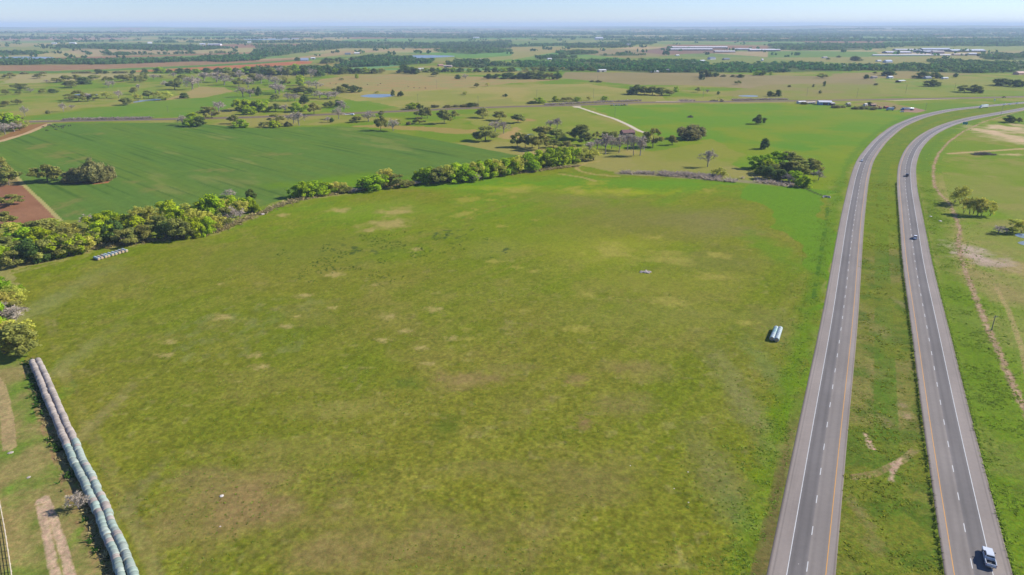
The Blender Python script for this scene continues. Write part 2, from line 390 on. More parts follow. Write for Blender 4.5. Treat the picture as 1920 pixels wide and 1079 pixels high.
def lowered(w):      # the crowns stand up over the far edge, so the trees start a little nearer than the edge one sees
    m = sum(p[1] for p in w) / len(w)
    return [(p[0], p[1] + 3.2) if p[1] < m else p for p in w]
WOODS = [lowered(w) for w in WOODS]
def paint_ground(P, R):
    x, y = P[:, 0], P[:, 1]; n = len(x)
    col = np.zeros((n, 3)); amp = np.full(n, 0.42)
    def mix(c, idx, colour, s=1.0):
        a = alb(colour)
        if np.isscalar(s): col[idx] = col[idx] * (1 - s) + a * s
        else: col[idx] = col[idx] * (1 - s[:, None]) + a * s[:, None]
    # --- pasture everywhere
    a = fbm(x / 160, y / 160, 1, 4); b = fbm(x / 38, y / 38, 2, 4); big = fbm(x / 700, y / 700, 8, 3)
    w = np.clip((a - 0.5) * 4.0 + (b - 0.5) * 2.6 + 0.45, 0, 1)[:, None]
    col[:] = alb((114, 140, 34)) * (1 - w) + alb((152, 148, 84)) * w
    # --- far country: a patchwork of fields and woods
    far = np.clip((R - 1900) / 900, 0, 1)
    ca, sa = math.cos(0.35), math.sin(0.35)
    u0 = (x * ca + y * sa) / 520; v0 = (-x * sa + y * ca) / 760
    u0 = u0 + (vnoise(v0 * 0.6, u0 * 0.2, 31) - 0.5) * 1.5; v0 = v0 + (vnoise(u0 * 0.6, v0 * 0.2, 32) - 0.5) * 1.5
    h = (np.floor(u0).astype(np.int64) * 92837111 ^ np.floor(v0).astype(np.int64) * 689287499) & 0xffffff
    h = ((h * 2654435761) & 0xffffffff) >> 12; h = (h % 997) / 997.0
    pal = np.array([alb(c) for c in [(140, 150, 92), (160, 152, 104), (118, 146, 84), (172, 156, 118), (120, 140, 80), (150, 138, 100), (110, 150, 82), (168, 160, 112), (150, 118, 92), (138, 146, 88)]])
    fc = pal[(h * 9.99).astype(int)] * (0.85 + 0.3 * b)[:, None]
    col[:] = col * (1 - far[:, None]) + fc * far[:, None]
    wd = fbm(x / 1500 + 40, y / 480, 21, 4)
    wood = np.clip((wd - 0.575 + 0.05 * np.clip((R - 4500) / 5000, 0, 1) + 0.10 * np.clip(x / np.maximum(R, 1), -.6, .6)) * 22, 0, 1) * np.clip((R - 4500) / 700, 0, 1)
    ww = (wood * (0.80 + 0.4 * (b - 0.5)))
    ww = np.clip(ww, 0, 0.95)[:, None]
    col[:] = col * (1 - ww) + alb((70, 94, 56)) * ww
    def poly(pts, c, s=1.0, jit=0.0, am=None, js=8.0, c2=None, sc_=25.0):
        idx = inpoly(P, G(pts), jit, 3, js)
        if c2 is not None and len(idx):
            k = np.clip((fbm(x[idx] / sc_, y[idx] / sc_, 77, 4) - 0.5) * 4 + 0.5, 0, 1)[:, None]
            cc = alb(c) * (1 - k) + alb(c2) * k
            col[idx] = col[idx] * (1 - s) + cc * s
        else: mix(None, idx, c, s)
        if am is not None: amp[idx] = am
        return idx
    def blob(px, py, rx, ry, c, s=0.6, rag=0.35, seed=5):
        cx, cy = gp(px, py); ex = gp(px + rx, py)[0] - cx; ey = abs(gp(px, py - ry)[1] - gp(px, py + ry)[1]) / 2
        m = np.nonzero((abs(x - cx) < 2.2 * ex) & (abs(y - cy) < 2.2 * ey))[0]
        if not len(m): return
        k = max(min(ex, ey) * 0.6, 1.2)
        d = np.hypot((x[m] - cx) / ex, (y[m] - cy) / ey) + (fbm(x[m] / k, y[m] / k, seed + int(px), 4) - 0.5) * 4 * rag
        mix(None, m, c, np.clip(1.25 - d, 0, 1) * min(1.0, s * 1.2))
    for wpoly in WOODS: poly(wpoly, (78, 96, 52), 0.85, 6, 0.3, 60)
    # --- middle distance fields (corner pixels of each field on the ground)
    poly([(-10, 124.5), (200, 122), (480, 111.5), (560, 111), (570, 113), (480, 118), (300, 126), (100, 134), (-10, 134)], (152, 118, 92), 0.95, 0, 0.15, c2=(160, 132, 100))
    poly([(-10, 134), (120, 134.5), (300, 127), (480, 118), (570, 111.8), (640, 108), (700, 105), (700, 106.5), (560, 114.5), (480, 121), (300, 130), (100, 138), (-10, 139)], (92, 128, 62), 0.95, 0, 0.2)
    poly([(250, 134), (300, 131), (480, 121), (560, 115.5), (587, 116), (582, 120), (480, 128), (380, 132), (250, 136)], (176, 108, 76), 0.95, 0, 0.15, c2=(184, 124, 88))
    poly([(140, 108), (320, 103.5), (480, 98.5), (480, 101), (320, 106.5), (150, 111)], (152, 118, 92), 0.9, 0, 0.15)
    poly([(0, 71), (150, 71), (240, 72), (240, 75), (0, 77.5)], (158, 132, 112), 0.9)
    poly([(0, 77.5), (240, 75), (330, 74), (330, 78), (0, 80)], (120, 140, 96), 0.9)
    poly([(480, 112), (560, 108), (640, 97), (830, 90), (830, 93), (700, 98), (590, 109), (480, 115)], (172, 150, 112), 0.9)
    poly([(0, 158), (30, 141), (220, 138), (330, 140), (200, 148), (90, 156)], (176, 164, 122), 0.7, 4, 0.3, 20)
    poly([(-10, 172), (170, 168), (330, 158), (400, 150), (400, 175), (240, 190), (60, 205), (-10, 215)], (126, 146, 66), 0.7, 3, 0.4, c2=(150, 150, 80))
    poly([(375, 163), (420, 165), (440, 172), (350, 190), (280, 194), (330, 182)], (172, 152, 108), 0.75, 3)
    poly([(50, 224.5), (175, 206), (250, 195), (337, 186.5), (437, 180), (470, 184), (425, 205), (335, 220), (200, 224.5), (60, 226)], (106, 140, 54), 0.95, 0.6, 0.25, c2=(116, 142, 60))
    poly([(590, 156), (600, 150), (660, 142), (760, 140), (960, 147), (1060, 150), (960, 157), (900, 163), (800, 172), (700, 172), (620, 167)], (168, 146, 100), 0.95, 4, 0.3, c2=(158, 150, 98))
    poly([(590, 172), (760, 172), (960, 160), (1100, 158), (1240, 176), (1250, 190), (1060, 196), (960, 199), (760, 207), (690, 196)], (150, 150, 84), 0.85, 3, 0.35, c2=(168, 156, 98), sc_=60)
    poly([(640, 192), (690, 190), (752, 203), (640, 213), (600, 210)], (112, 142, 54), 0.85, 2)
    poly([(690, 209), (760, 200), (850, 196), (960, 184), (960, 197), (780, 207)], (140, 142, 78), 0.6, 2)
    poly([(1050, 147), (1060, 136), (1300, 137.5), (1440, 142), (1640, 146), (1650, 160), (1570, 176), (1300, 161), (1190, 160)], (148, 136, 98), 0.92, 2, 0.3, c2=(156, 142, 106), sc_=90)
    poly([(1440, 160), (1570, 156), (1650, 160), (1700, 180), (1600, 186), (1440, 188), (1340, 178)], (146, 140, 86), 0.8, 3, 0.35, c2=(136, 144, 72), sc_=60)
    poly([(1640, 150), (1925, 146), (1925, 178), (1720, 182), (1650, 176)], (128, 146, 70), 0.8, 3, 0.35, c2=(148, 148, 82), sc_=60)
    poly([(1560, 139), (1700, 134), (1840, 140), (1700, 148), (1560, 148)], (156, 140, 100), 0.8, 3)
    poly([(960, 89), (1200, 86), (1200, 92), (1050, 97), (1000, 106), (960, 113)], (160, 150, 96), 0.85, 3)
    poly([(1110, 85), (1230, 82), (1260, 88), (1180, 92), (1060, 92)], (146, 154, 88), 0.85)
    poly([(1150, 92), (1200, 88), (1260, 89), (1200, 95)], (188, 164, 124), 0.85)
    poly([(1195, 98), (1255, 88), (1370, 92), (1370, 100), (1240, 103)], (138, 112, 98), 0.9)
    poly([(1200, 107), (1440, 108), (1500, 113), (1340, 120), (1290, 115)], (136, 146, 86), 0.85, 3)
    poly([(1440, 97), (1500, 96.5), (1640, 98), (1650, 103), (1760, 106), (1600, 109), (1440, 109)], (98, 136, 66), 0.9, 2, c2=(112, 142, 72))
    poly([(1440, 109), (1760, 106), (1830, 106), (1800, 118), (1640, 121), (1500, 116)], (150, 148, 92), 0.85, 3)
    poly([(1660, 88), (1925, 87), (1925, 96), (1840, 97), (1700, 98), (1640, 97)], (146, 154, 92), 0.85)
    poly([(1660, 98.5), (1790, 102), (1790, 104), (1650, 100.5)], (214, 200, 182), 0.8)
    poly([(480, 138), (500, 132), (590, 126), (590, 130), (540, 136)], (108, 140, 62), 0.6)
    poly([(960, 128.5), (1110, 129.5), (1140, 132), (960, 133.5), (660, 132), (520, 134), (520, 131)], (108, 150, 96), 0.85)
    poly([(625, 131), (680, 126), (740, 121), (750, 124), (690, 131)], (112, 156, 104), 0.85)
    poly([(960, 66), (1240, 62), (1240, 64), (960, 69)], (176, 164, 140), 0.5); poly([(860, 113), (960, 105), (960, 112), (880, 118)], (156, 152, 96), 0.8)
    # bright green block between the driveway and the highway
    poly([(1100, 200), (1440, 194), (1560, 196), (1740, 212), (1660, 240), (1600, 300), (1560, 360), (1480, 340), (1340, 300), (1250, 262), (1200, 245)], (108, 145, 4), 0.9, 4, 0.35, 30, c2=(130, 146, 34), sc_=50)
    poly([(1190, 290), (1340, 262), (1400, 290), (1330, 330), (1180, 330)], (146, 146, 74), 0.7, 5, 0.4, 25)
    poly([(960, 202), (1072, 199.5), (1190, 246), (1160, 262), (1000, 258), (880, 232), (900, 210)], (132, 146, 64), 0.8, 3, 0.35, c2=(150, 150, 80), sc_=40)
    poly([(660, 238), (700, 234), (790, 238), (890, 244), (895, 250), (860, 252), (780, 246)], (172, 146, 98), 0.7, 3)
    blob(1380, 225, 130, 12, (112, 146, 0), 0.8); blob(1260, 216, 60, 7, (108, 146, 4), 0.7); blob(1600, 225, 80, 10, (126, 146, 50), 0.6)
    blob(1500, 275, 60, 12, (98, 142, 26), 0.7); blob(1435, 300, 60, 10, (110, 148, 30), 0.6); blob(1570, 290, 25, 20, (130, 150, 40), 0.6)
    # crop field with drill rows
    crop = [(-10, 300), (-10, 268), (88, 232.5), (335, 230.5), (480, 241), (560, 239.5), (642, 237.8), (705, 244), (780, 256), (855, 270), (960, 290.5), (985, 293), (950, 305), (790, 338), (550, 368), (490, 388), (430, 382), (300, 398), (180, 410), (112, 415), (46, 349), (20, 316), (0, 310)]
    idx = poly(crop, (97, 127, 56), 1.0, 0.6, 0.22, 12)
    d = np.array(gp(450, 327)) - np.array(gp(345, 297)); d /= np.hypot(*d); al = x[idx] * d[0] + y[idx] * d[1]; ac = x[idx] * -d[1] + y[idx] * d[0]
    k = np.clip((fbm(al / 120, ac / 9, 41, 4) - 0.5) * 3.2 + 0.45, 0, 1); mix(None, idx, (108, 130, 54), k * 0.6)
    k = np.clip((fbm(al / 70, ac / 22, 44, 4) - 0.62) * 9, 0, 1); mix(None, idx, (134, 140, 78), k * 0.55)
    row = vnoise(ac / 2.2, al / 260, 43); k = np.clip((row - 0.70) * 9, 0, 1) * np.clip((fbm(al / 90, ac / 50, 45, 2) - 0.42) * 6, 0, 1); mix(None, idx, (74, 104, 44), k * 0.85)
    col[idx] *= (1 + .16 * (vnoise(ac / 1.1, al / 60, 46) - .5) + .2 * (fbm(x[idx] / 4, y[idx] / 4, 47, 2) - .5))[:, None]
    for px, py, rx, ry in [(105, 290, 30, 9), (145, 300, 12, 8), (118, 385, 18, 14), (140, 400, 14, 6), (280, 357, 16, 7), (75, 275, 20, 6), (180, 252, 20, 2), (400, 320, 40, 3), (520, 290, 40, 3), (250, 342, 16, 3)]:
        blob(px, py, rx, ry, (132, 132, 74), 0.55, 0.7)
    # ploughed red corner, dirt lane, oak margin
    poly([(-10, 345), (44, 349), (112, 414), (60, 424), (-10, 428)], (146, 106, 80), 1.0, 0.5, 0.2, c2=(156, 116, 88))
    poly([(-10, 300), (20, 316), (44, 349), (-10, 349)], (146, 128, 88), 0.9, 1)
    poly([(90, 231), (58, 250), (-10, 270), (-10, 262), (40, 240), (60, 234)], (150, 112, 80), 0.9, 0.6, 0.15)
    poly([(-10, 262), (40, 240), (60, 234), (57, 228), (-10, 232)], (150, 142, 84), 0.8, 1)
    poly([(198, 326), (216, 331), (205, 343), (165, 346), (150, 340)], (176, 118, 90), 0.9, 1.5)
    i2, dd = nearline(P, np.array(G([(-40, 276), (0, 266), (50, 251), (92, 233)])), 3.2); mix(None, i2, (196, 172, 134), 0.9)
    i2, dd = nearline(P, np.array(G([(18, 316), (46, 349), (80, 381), (114, 415)])), 1.2); mix(None, i2, (190, 180, 120), 0.8)
    # --- the hay field
    hay = [(-400, 1500), (-200, 1079), (60, 700), (45, 560), (20, 510), (180, 470), (380, 440), (500, 398), (560, 378), (790, 345), (900, 333), (1090, 312), (1180, 328), (1380, 342), (1545, 366), (1560, 420), (1535, 600), (1480, 800), (1400, 1120), (1300, 1500)]
    idx = poly(hay, (119, 128, 32), 1.0, 2, 0.46)
    hx, hy = x[idx], y[idx]
    st = math.radians(52); al = hx * math.cos(st) + hy * math.sin(st); ac = -hx * math.sin(st) + hy * math.cos(st)
    k = np.clip((hy - 230) / 200, 0, 1); mix(None, idx, (110, 146, 0), k * 0.75)
    k = np.clip((fbm(hx / 75, hy / 75, 51, 3) - 0.5) * 3.5 + 0.4, 0, 1); mix(None, idx, (130, 128, 44), k * 0.65)
    k = np.clip((fbm(hx / 60, hy / 60, 52, 3) - 0.50) * 4, 0, 1); mix(None, idx, (106, 126, 14), k * 0.5)
    k = np.clip((fbm(al / 110, ac / 5, 53, 4) - 0.5) * 5 + .2, 0, 1); mix(None, idx, (138, 138, 54), k * 0.45)
    k = np.clip((fbm(hx / 14, hy / 14, 57, 5) - 0.56) * 8, 0, 1); mix(None, idx, (146, 134, 72), k * 0.30)
    k = np.clip((fbm(hx / 9, hy / 9, 54, 4) - 0.55) * 8, 0, 1); mix(None, idx, (132, 138, 42), k * 0.20)
    k = np.clip((fbm(hx / 11, hy / 11, 58, 5) - 0.55) * 8, 0, 1); mix(None, idx, (102, 116, 18), k * 0.20)
    k = np.clip((vnoise(hx / 2.4, hy / 2.4, 59) - 0.80) * 8, 0, 1); mix(None, idx, (156, 148, 92), k * 0.35)
    k = np.clip((vnoise(hx / 2.0, hy / 2.0, 61) - 0.80) * 8, 0, 1); mix(None, idx, (84, 102, 22), k * 0.4)
    for sc_, am_ in ((1.3, .14), (0.6, .26)):
        col[idx] *= (1 + am_ * 2 * (vnoise(hx / sc_, hy / sc_, 60 + int(sc_ * 10)) - .5) * np.clip(1.3 - hy / 420, .25, 1))[:, None]
    poly([(1395, 336), (1548, 366), (1562, 420), (1540, 560), (1515, 580), (1500, 480), (1450, 405), (1395, 370)], (102, 143, 0), 0.9, 11, 0.35, 45)
    for t in [(640, 345, 120, 18, (112, 148, 10), .6), (1000, 345, 260, 16, (106, 146, 0), .75), (720, 395, 160, 22, (124, 150, 44), .5), (1150, 361, 120, 7, (150, 166, 22), .6), (930, 352, 90, 5, (140, 160, 40), .6), (1290, 345, 170, 10, (106, 146, 0), .85),
              (1200, 405, 200, 34, (126, 126, 58), .6), (1060, 372, 110, 18, (134, 130, 68), .55), (1330, 420, 90, 30, (134, 130, 74), .6), (1340, 490, 110, 25, (126, 126, 58), .5), (1130, 470, 140, 40, (146, 152, 46), .55), (1010, 440, 120, 30, (128, 140, 40), .5),
              (930, 470, 60, 20, (138, 142, 62), .5), (1450, 470, 40, 40, (104, 140, 24), .6), (1250, 530, 180, 25, (140, 142, 52), .5), (1250, 590, 200, 25, (138, 140, 62), .4), (560, 470, 200, 40, (118, 128, 44), .5),
              (450, 950, 170, 70, (148, 128, 80), .75), (800, 1020, 300, 70, (136, 124, 70), .65), (560, 840, 160, 30, (140, 134, 66), .45), (880, 712, 80, 18, (150, 130, 82), .65), (960, 690, 60, 10, (142, 132, 72), .45), (1095, 795, 16, 14, (148, 120, 84), .6), (1180, 690, 60, 14, (144, 128, 76), .5),
              (1080, 712, 24, 12, (148, 128, 80), .6), (1230, 700, 40, 20, (138, 130, 70), .4), (640, 770, 120, 20, (146, 142, 70), .5), (900, 880, 100, 20, (142, 136, 70), .4), (1100, 900, 140, 50, (132, 124, 66), .6), (620, 1040, 120, 40, (146, 128, 80), .5), (380, 900, 70, 40, (140, 128, 74), .5), (1180, 760, 60, 25, (142, 130, 76), .5), (320, 1000, 60, 50, (140, 128, 74), .5), (760, 720, 40, 12, (98, 118, 34), .6),
              (840, 800, 30, 25, (94, 112, 30), .6), (90, 570, 34, 90, (136, 142, 78), .6), (130, 680, 24, 80, (140, 142, 80), .5), (170, 800, 20, 90, (146, 138, 84), .55), (230, 960, 22, 100, (140, 134, 84), .5), (1400, 760, 36, 160, (134, 134, 82), .5), (1350, 900, 50, 110, (132, 128, 80), .4), (1440, 690, 26, 80, (118, 134, 66), .5),
              (1380, 960, 30, 70, (108, 126, 60), .5), (1460, 620, 60, 40, (124, 128, 60), .5), (230, 520, 60, 16, (136, 130, 66), .4)]: blob(*t)
    q = lambda zx, zy: (300 + zx / 3.37, 380 + zy / 3.37)
    for zx, zy, r in [(1130, 50, 20), (770, 83, 14), (1320, 178, 10), (1620, 297, 13), (1110, 455, 16), (385, 517, 7), (1355, 525, 7), (910, 590, 16), (1085, 668, 11), (380, 730, 24), (855, 720, 8), (800, 785, 14), (1550, 815, 13), (1650, 920, 13), (30, 965, 14), (600, 965, 18), (625, 1040, 16), (60, 885, 16), (1410, 870, 16), (1690, 1020, 14), (1450, 720, 20), (1730, 680, 18), (1840, 860, 14), (1500, 60, 30), (1420, 140, 40)]:
        px, py = q(zx, zy); blob(px, py, r, r * 0.30, (172, 158, 96), 0.7, 0.55)
    q = lambda zx, zy: (860 + zx / 3.37, 330 + zy / 3.37)
    for zx, zy, r in [(270, 320, 10), (110, 215, 8), (200, 155, 10), (480, 280, 8), (40, 240, 24), (800, 750, 22), (410, 855, 12), (225, 540, 14), (480, 605, 12), (370, 580, 14), (1340, 800, 34), (1600, 640, 28), (760, 970, 26), (40, 1030, 18), (50, 975, 14), (1580, 95, 16), (760, 95, 30), (860, 45, 22), (1030, 100, 30), (1230, 390, 14), (1640, 500, 26), (1820, 930, 22), (60, 150, 22), (960, 470, 50), (1290, 520, 50), (340, 90, 40)]:
        px, py = q(zx, zy); blob(px, py, r, r * 0.26, (164, 158, 74), 0.6, 0.6)
    # wheel tracks round the hay field
    for pts, wd_, s in [([(1080, 316), (1088, 322), (1120, 329), (1160, 331)], 1.6, .7), ([(1080, 316), (1100, 306), (1125, 303)], 1.5, .6), ([(1050, 327), (1090, 333), (1115, 340)], 2.0, .6)]:
        i2, dd = nearline(P, np.array(G(pts)), wd_); mix(None, i2, (176, 158, 104), s)
    for off in (0, 1.9):
        i2, dd = nearline(P, np.array(G([(88 + off * 6, 600), (110 + off * 7, 690), (150 + off * 8, 790), (210 + off * 9, 900), (285 + off * 9, 1079)])), 1.3)
        k = np.clip((fbm(x[i2] / 7, y[i2] / 7, 61, 4) - 0.30) * 2.2, 0, 1) * np.clip(1.3 - dd, 0, 1); mix(None, i2, (152, 142, 90), k * 0.5)
    # dark specks of weeds in the field
    i2 = inpoly(P, G([(470, 520), (520, 470), (640, 440), (900, 430), (960, 470), (860, 520), (700, 540), (560, 545)]))
    k = np.clip((fbm(x[i2] / 3.2, y[i2] / 3.2, 62, 2) - 0.66) * 14, 0, 1) * np.clip((fbm(x[i2] / 40, y[i2] / 40, 63, 2) - .42) * 5, 0, 1); mix(None, i2, (60, 84, 44), k * 0.8)
    i2 = inpoly(P, G([(300, 620), (480, 560), (640, 560), (560, 660), (340, 680)]))
    k = np.clip((fbm(x[i2] / 3, y[i2] / 6, 64, 4) - 0.5) * 4, 0, 1); mix(None, i2, (140, 146, 92), k * 0.35)
    # --- lower left pasture beside the bale rows
    poly([(-300, 1200), (-300, 700), (40, 676), (60, 700), (110, 830), (150, 930), (190, 1020), (215, 1079), (240, 1150)], (122, 136, 58), 1.0, 1.0, 0.5, c2=(150, 140, 84), sc_=9)
    for t in [(20, 740, 20, 60, (104, 142, 36), .5), (30, 840, 30, 30, (108, 140, 40), .5), (90, 760, 20, 40, (106, 144, 36), .6), (60, 860, 40, 20, (150, 142, 84), .5), (40, 970, 40, 60, (156, 140, 88), .6), (120, 960, 30, 20, (150, 138, 88), .5), (20, 920, 20, 14, (100, 142, 36), .6), (150, 1000, 14, 50, (108, 140, 40), .6)]: blob(*t)
    i2, dd = nearline(P, np.array(G([(-20, 700), (2, 730), (14, 790), (18, 840)])), 1.6); mix(None, i2, (178, 156, 112), 0.8)
    i2, dd = nearline(P, np.array(G([(57, 676), (72, 730), (92, 790), (118, 850), (138, 905), (160, 960), (188, 1020), (208, 1079)])), 2.6)
    k = np.clip((fbm(x[i2] / 2.5, y[i2] / 2.5, 65, 3) - 0.40) * 5, 0, 1); mix(None, i2, (160, 130, 92), k * 0.75)
    for pts in ([(74, 940), (84, 985), (95, 1040), (108, 1100)], [(84, 935), (104, 985), (122, 1040), (136, 1100)]):
        i2, dd = nearline(P, np.array(G(pts)), 1.05); k = np.clip((fbm(x[i2] / 1.5, y[i2] / 1.5, 66, 3) - 0.12) * 5, 0, 1) * np.clip((1.05 - dd) * 1.8 + .25 + (fbm(x[i2] / 1.5, y[i2] / 1.5, 67, 4) - .5) * 1.6, 0, 1); mix(None, i2, (198, 172, 142), k)
    # --- highway verges
    oA, lA, dA = frame_of(roadA, P); oB, lB, dB = frame_of(roadB, P)
    nearA = (np.abs(oA) < 60) & (dA < 62); nearB = (np.abs(oB) < 60) & (dB < 62)
    n1 = fbm(x / 6, y / 6, 71, 4); n2 = fbm(x / 22, y / 22, 72, 4)
    med = np.nonzero(nearA & nearB & (oA > 5) & (oB < -5))[0]
    col[med] = alb((116, 126, 40)); amp[med] = 0.8
    mix(None, med, (138, 130, 76), np.clip((n2[med] - 0.5) * 6 + .3, 0, 1) * 0.6); mix(None, med, (84, 112, 32), np.clip((n1[med] - 0.52) * 7, 0, 1) * 0.7)
    mid = med[np.abs(oA[med] - (oA[med] - oB[med]) / 2) < 3.2]; mix(None, mid, (90, 122, 26), np.clip((n2[mid] - .35) * 4, 0, 1) * 0.7)
    up = med[y[med] > 330]; mix(None, up, (116, 140, 16), 0.5)
    vg = np.nonzero(nearA & (oA < -6) & (oA > -17))[0]
    wgt = np.clip(1.2 - np.abs(oA[vg] + 11.0) / 4.6 + (n1[vg] - .5) * 1.4, 0, 1); mix(None, vg, (100, 134, 8), wgt * 0.8 * np.clip(.45 + (y[vg] - 100) / 160, 0, 1)); amp[vg] = .6
    vg = np.nonzero(nearA & (oA < -5.5) & (oA > -9.5) & (y < 190))[0]
    wgt = np.clip(1.3 - np.abs(oA[vg] + 7.6) / 2.0 + (n1[vg] - .5) * 1.6, 0, 1) * np.clip((185 - y[vg]) / 30, 0, 1); mix(None, vg, (112, 104, 58), wgt * 0.9)
    vg = np.nonzero(nearB & (oB > 6) & (oB < 30))[0]
    wgt = np.clip(1.25 - np.abs(oB[vg] - 12.5) / 7.5 + (n1[vg] - .5) * 1.2, 0, 1); mix(None, vg, (102, 132, 18), wgt * 0.8); amp[vg] = 0.75
    for pts in ([(1596, 893), (1640, 886), (1690, 862), (1716, 838)], [(1600, 899), (1642, 892), (1692, 869), (1720, 846)]):
        i2, dd = nearline(P, np.array(G(pts)), .55); mix(None, i2, (164, 142, 104), np.clip((fbm(x[i2] / 2, y[i2] / 2, 171, 3) - .25) * 3, 0, 1) * .6)
    for pts in ([(1623, 815), (1629, 830), (1635, 842)], [(1690, 862), (1678, 872), (1674, 884), (1672, 902)]):
        i2, dd = nearline(P, np.array(G(pts)), 1.0); mix(None, i2, (196, 168, 142), np.clip((1 - dd) * 1.4 + (fbm(x[i2] / 1.5, y[i2] / 1.5, 172, 3) - .5) * 3, 0, 1) * .9)
    for t in [(1660, 790, 16, 16, (146, 130, 92), .5), (1610, 960, 14, 40, (142, 128, 84), .5), (1700, 780, 12, 8, (180, 156, 124), .5), (1690, 760, 10, 5, (176, 152, 120), .5), (1640, 1020, 24, 24, (134, 124, 78), .4), (1650, 620, 18, 20, (144, 134, 84), .45), (1640, 700, 20, 14, (138, 132, 78), .4), (1690, 570, 8, 14, (150, 138, 92), .5)]: blob(*t)
    # --- east pasture
    vg = np.nonzero((oB > 24) & (dB < 400) & (R < 900))[0]
    mix(None, vg, (120, 142, 48), 0.6); mix(None, vg, (152, 144, 86), np.clip((n2[vg] - .54) * 7, 0, 1) * 0.6)
    for t in [(1880, 540, 50, 60, (154, 142, 90), .7), (1880, 360, 60, 20, (142, 142, 76), .5), (1850, 620, 40, 60, (118, 138, 52), .5), (1800, 720, 24, 70, (112, 138, 40), .6), (1880, 860, 60, 100, (122, 132, 58), .6), (1850, 400, 40, 12, (108, 146, 24), .6), (1900, 500, 60, 16, (168, 148, 100), .6), (1860, 250, 60, 10, (112, 142, 36), .4)]: blob(*t)
    for t in [(1832, 480, 36, 24, (186, 168, 150), .98), (1850, 494, 22, 10, (176, 158, 138), .7), (1860, 249, 30, 10, (208, 184, 152), .98), (1900, 243, 40, 11, (208, 186, 154), .98), (1906, 262, 38, 11, (206, 184, 150), .98), (1878, 240, 12, 4, (198, 178, 140), .7), (1915, 236, 20, 4, (196, 178, 140), .6), (1900, 291, 30, 2.4, (190, 172, 130), .8)]: blob(t[0], t[1], t[2], t[3], t[4], t[5], 0.5)
    i2, dd = nearline(P, np.array(G([(1780, 289), (1840, 285), (1900, 281), (1960, 277)])), 3.0); mix(None, i2, (186, 166, 122), 0.85)
    i2, dd = nearline(P, np.array(G([(1868, 540), (1890, 580), (1915, 650), (1930, 720)])), 0.9); mix(None, i2, (176, 156, 110), 0.6)
    i2, dd = nearline(P, np.array(G(CREEK)), 1.6)
    k = np.clip((1.4 - dd) / 1.0 + (fbm(x[i2] / 2, y[i2] / 2, 73, 3) - .5) * 3, 0, 1); mix(None, i2, (166, 140, 112), k * 0.95)
    i2, dd = nearline(P, np.array(G(CREEK)), 0.8); mix(None, i2, (182, 158, 130), np.clip((fbm(x[i2] / 1.3, y[i2] / 1.3, 74, 2) - .45) * 6, 0, 1))
    # --- county road corridor, driveway, yards
    ct = np.array(G(COUNTY)); i2, dd = nearline(P, ct, 16); mix(None, i2, (148, 130, 92), np.clip((16 - dd) / 7, 0, 1) * 0.85)
    i2, dd = nearline(P, np.array(G([(60, 228.2), (150, 227.2), (215, 226.2), (290, 225)])), 5); mix(None, i2, (192, 176, 150), 0.8)
    poly([(1230, 190.6), (1300, 189.6), (1300, 191), (1230, 192)], (200, 184, 156), 0.8); poly([(1660, 189), (1800, 184.5), (1800, 186), (1680, 190.5)], (196, 180, 150), 0.7)
    i2, dd = nearline(P, np.array(G(DRIVE)), 2.6); mix(None, i2, (214, 200, 172), 1.0); amp[i2] = 0.12
    poly([(1072, 200.5), (1088, 199), (1090, 202.5), (1078, 203)], (206, 192, 168), 0.8)
    poly([(1690, 205), (1715, 203), (1738, 208), (1720, 212), (1690, 211)], (166, 136, 122), 0.95, 0.5); poly([(1600, 194), (1660, 192), (1712, 203), (1680, 208), (1640, 202)], (156, 136, 100), 0.7, 2)
    poly([(960, 242), (970, 238), (975, 246), (1000, 262), (960, 262), (930, 258)], (180, 152, 108), 0.7, 3); blob(985, 226, 22, 3, (172, 140, 96), .7)
    blob(1000, 288, 30, 5, (176, 158, 108), .6); blob(1180, 285, 22, 5, (166, 150, 96), .5)
    # damp ground round the reeds
    i2, dd = nearline(P, np.array(G([(1165, 326), (1230, 328), (1300, 334), (1380, 340), (1480, 348)])), 7); mix(None, i2, (150, 140, 112), np.clip((7 - dd) / 4, 0, 1) * .8)
    i2, dd = nearline(P, np.array(G([(1500, 350), (1525, 361), (1545, 369)])), 1.4); mix(None, i2, (62, 76, 44), .8)
    i2, dd = nearline(P, np.array(G([(1552, 371), (1551, 400), (1545, 440), (1535, 500), (1525, 560)])), 1.0); mix(None, i2, (70, 108, 22), np.clip((fbm(x[i2] / 4, y[i2] / 4, 75, 2) - .4) * 5, 0, 1) * .8)
    # pale grass skirt under the hedgerow
    for pts in ([(40, 510), (180, 470), (300, 455), (400, 440), (460, 415), (500, 398)], [(500, 394), (560, 376), (660, 360), (790, 346), (900, 334), (1080, 312)]):
        i2, dd = nearline(P, np.array(G(pts)), 2.6); mix(None, i2, (158, 152, 92), np.clip((fbm(x[i2] / 4, y[i2] / 4, 76, 3) - .38) * 5, 0, 1) * .7)
    nr = np.nonzero((R < 520) & (np.abs(oA) > 6.4) & (np.abs(oB) > 6.4))[0]
    for sc_, am_ in ((2.2, .07), (0.9, .22)):
        col[nr] *= (1 + am_ * 2 * (vnoise(x[nr] / sc_, y[nr] / sc_, 160 + int(sc_ * 10)) - .5) * np.clip(1.3 - y[nr] / 460, .2, 1))[:, None]
    lum = (col @ np.array([.2126, .7152, .0722]))[:, None]
    col = np.maximum(lum + (col - lum) * (1.0 + 0.14 * np.clip((R - 250) / 500, 0, 1))[:, None], 0.004)
    amp *= np.clip(1.25 - R / 2600, 0.35, 1)
    return col, amp
build_ground()

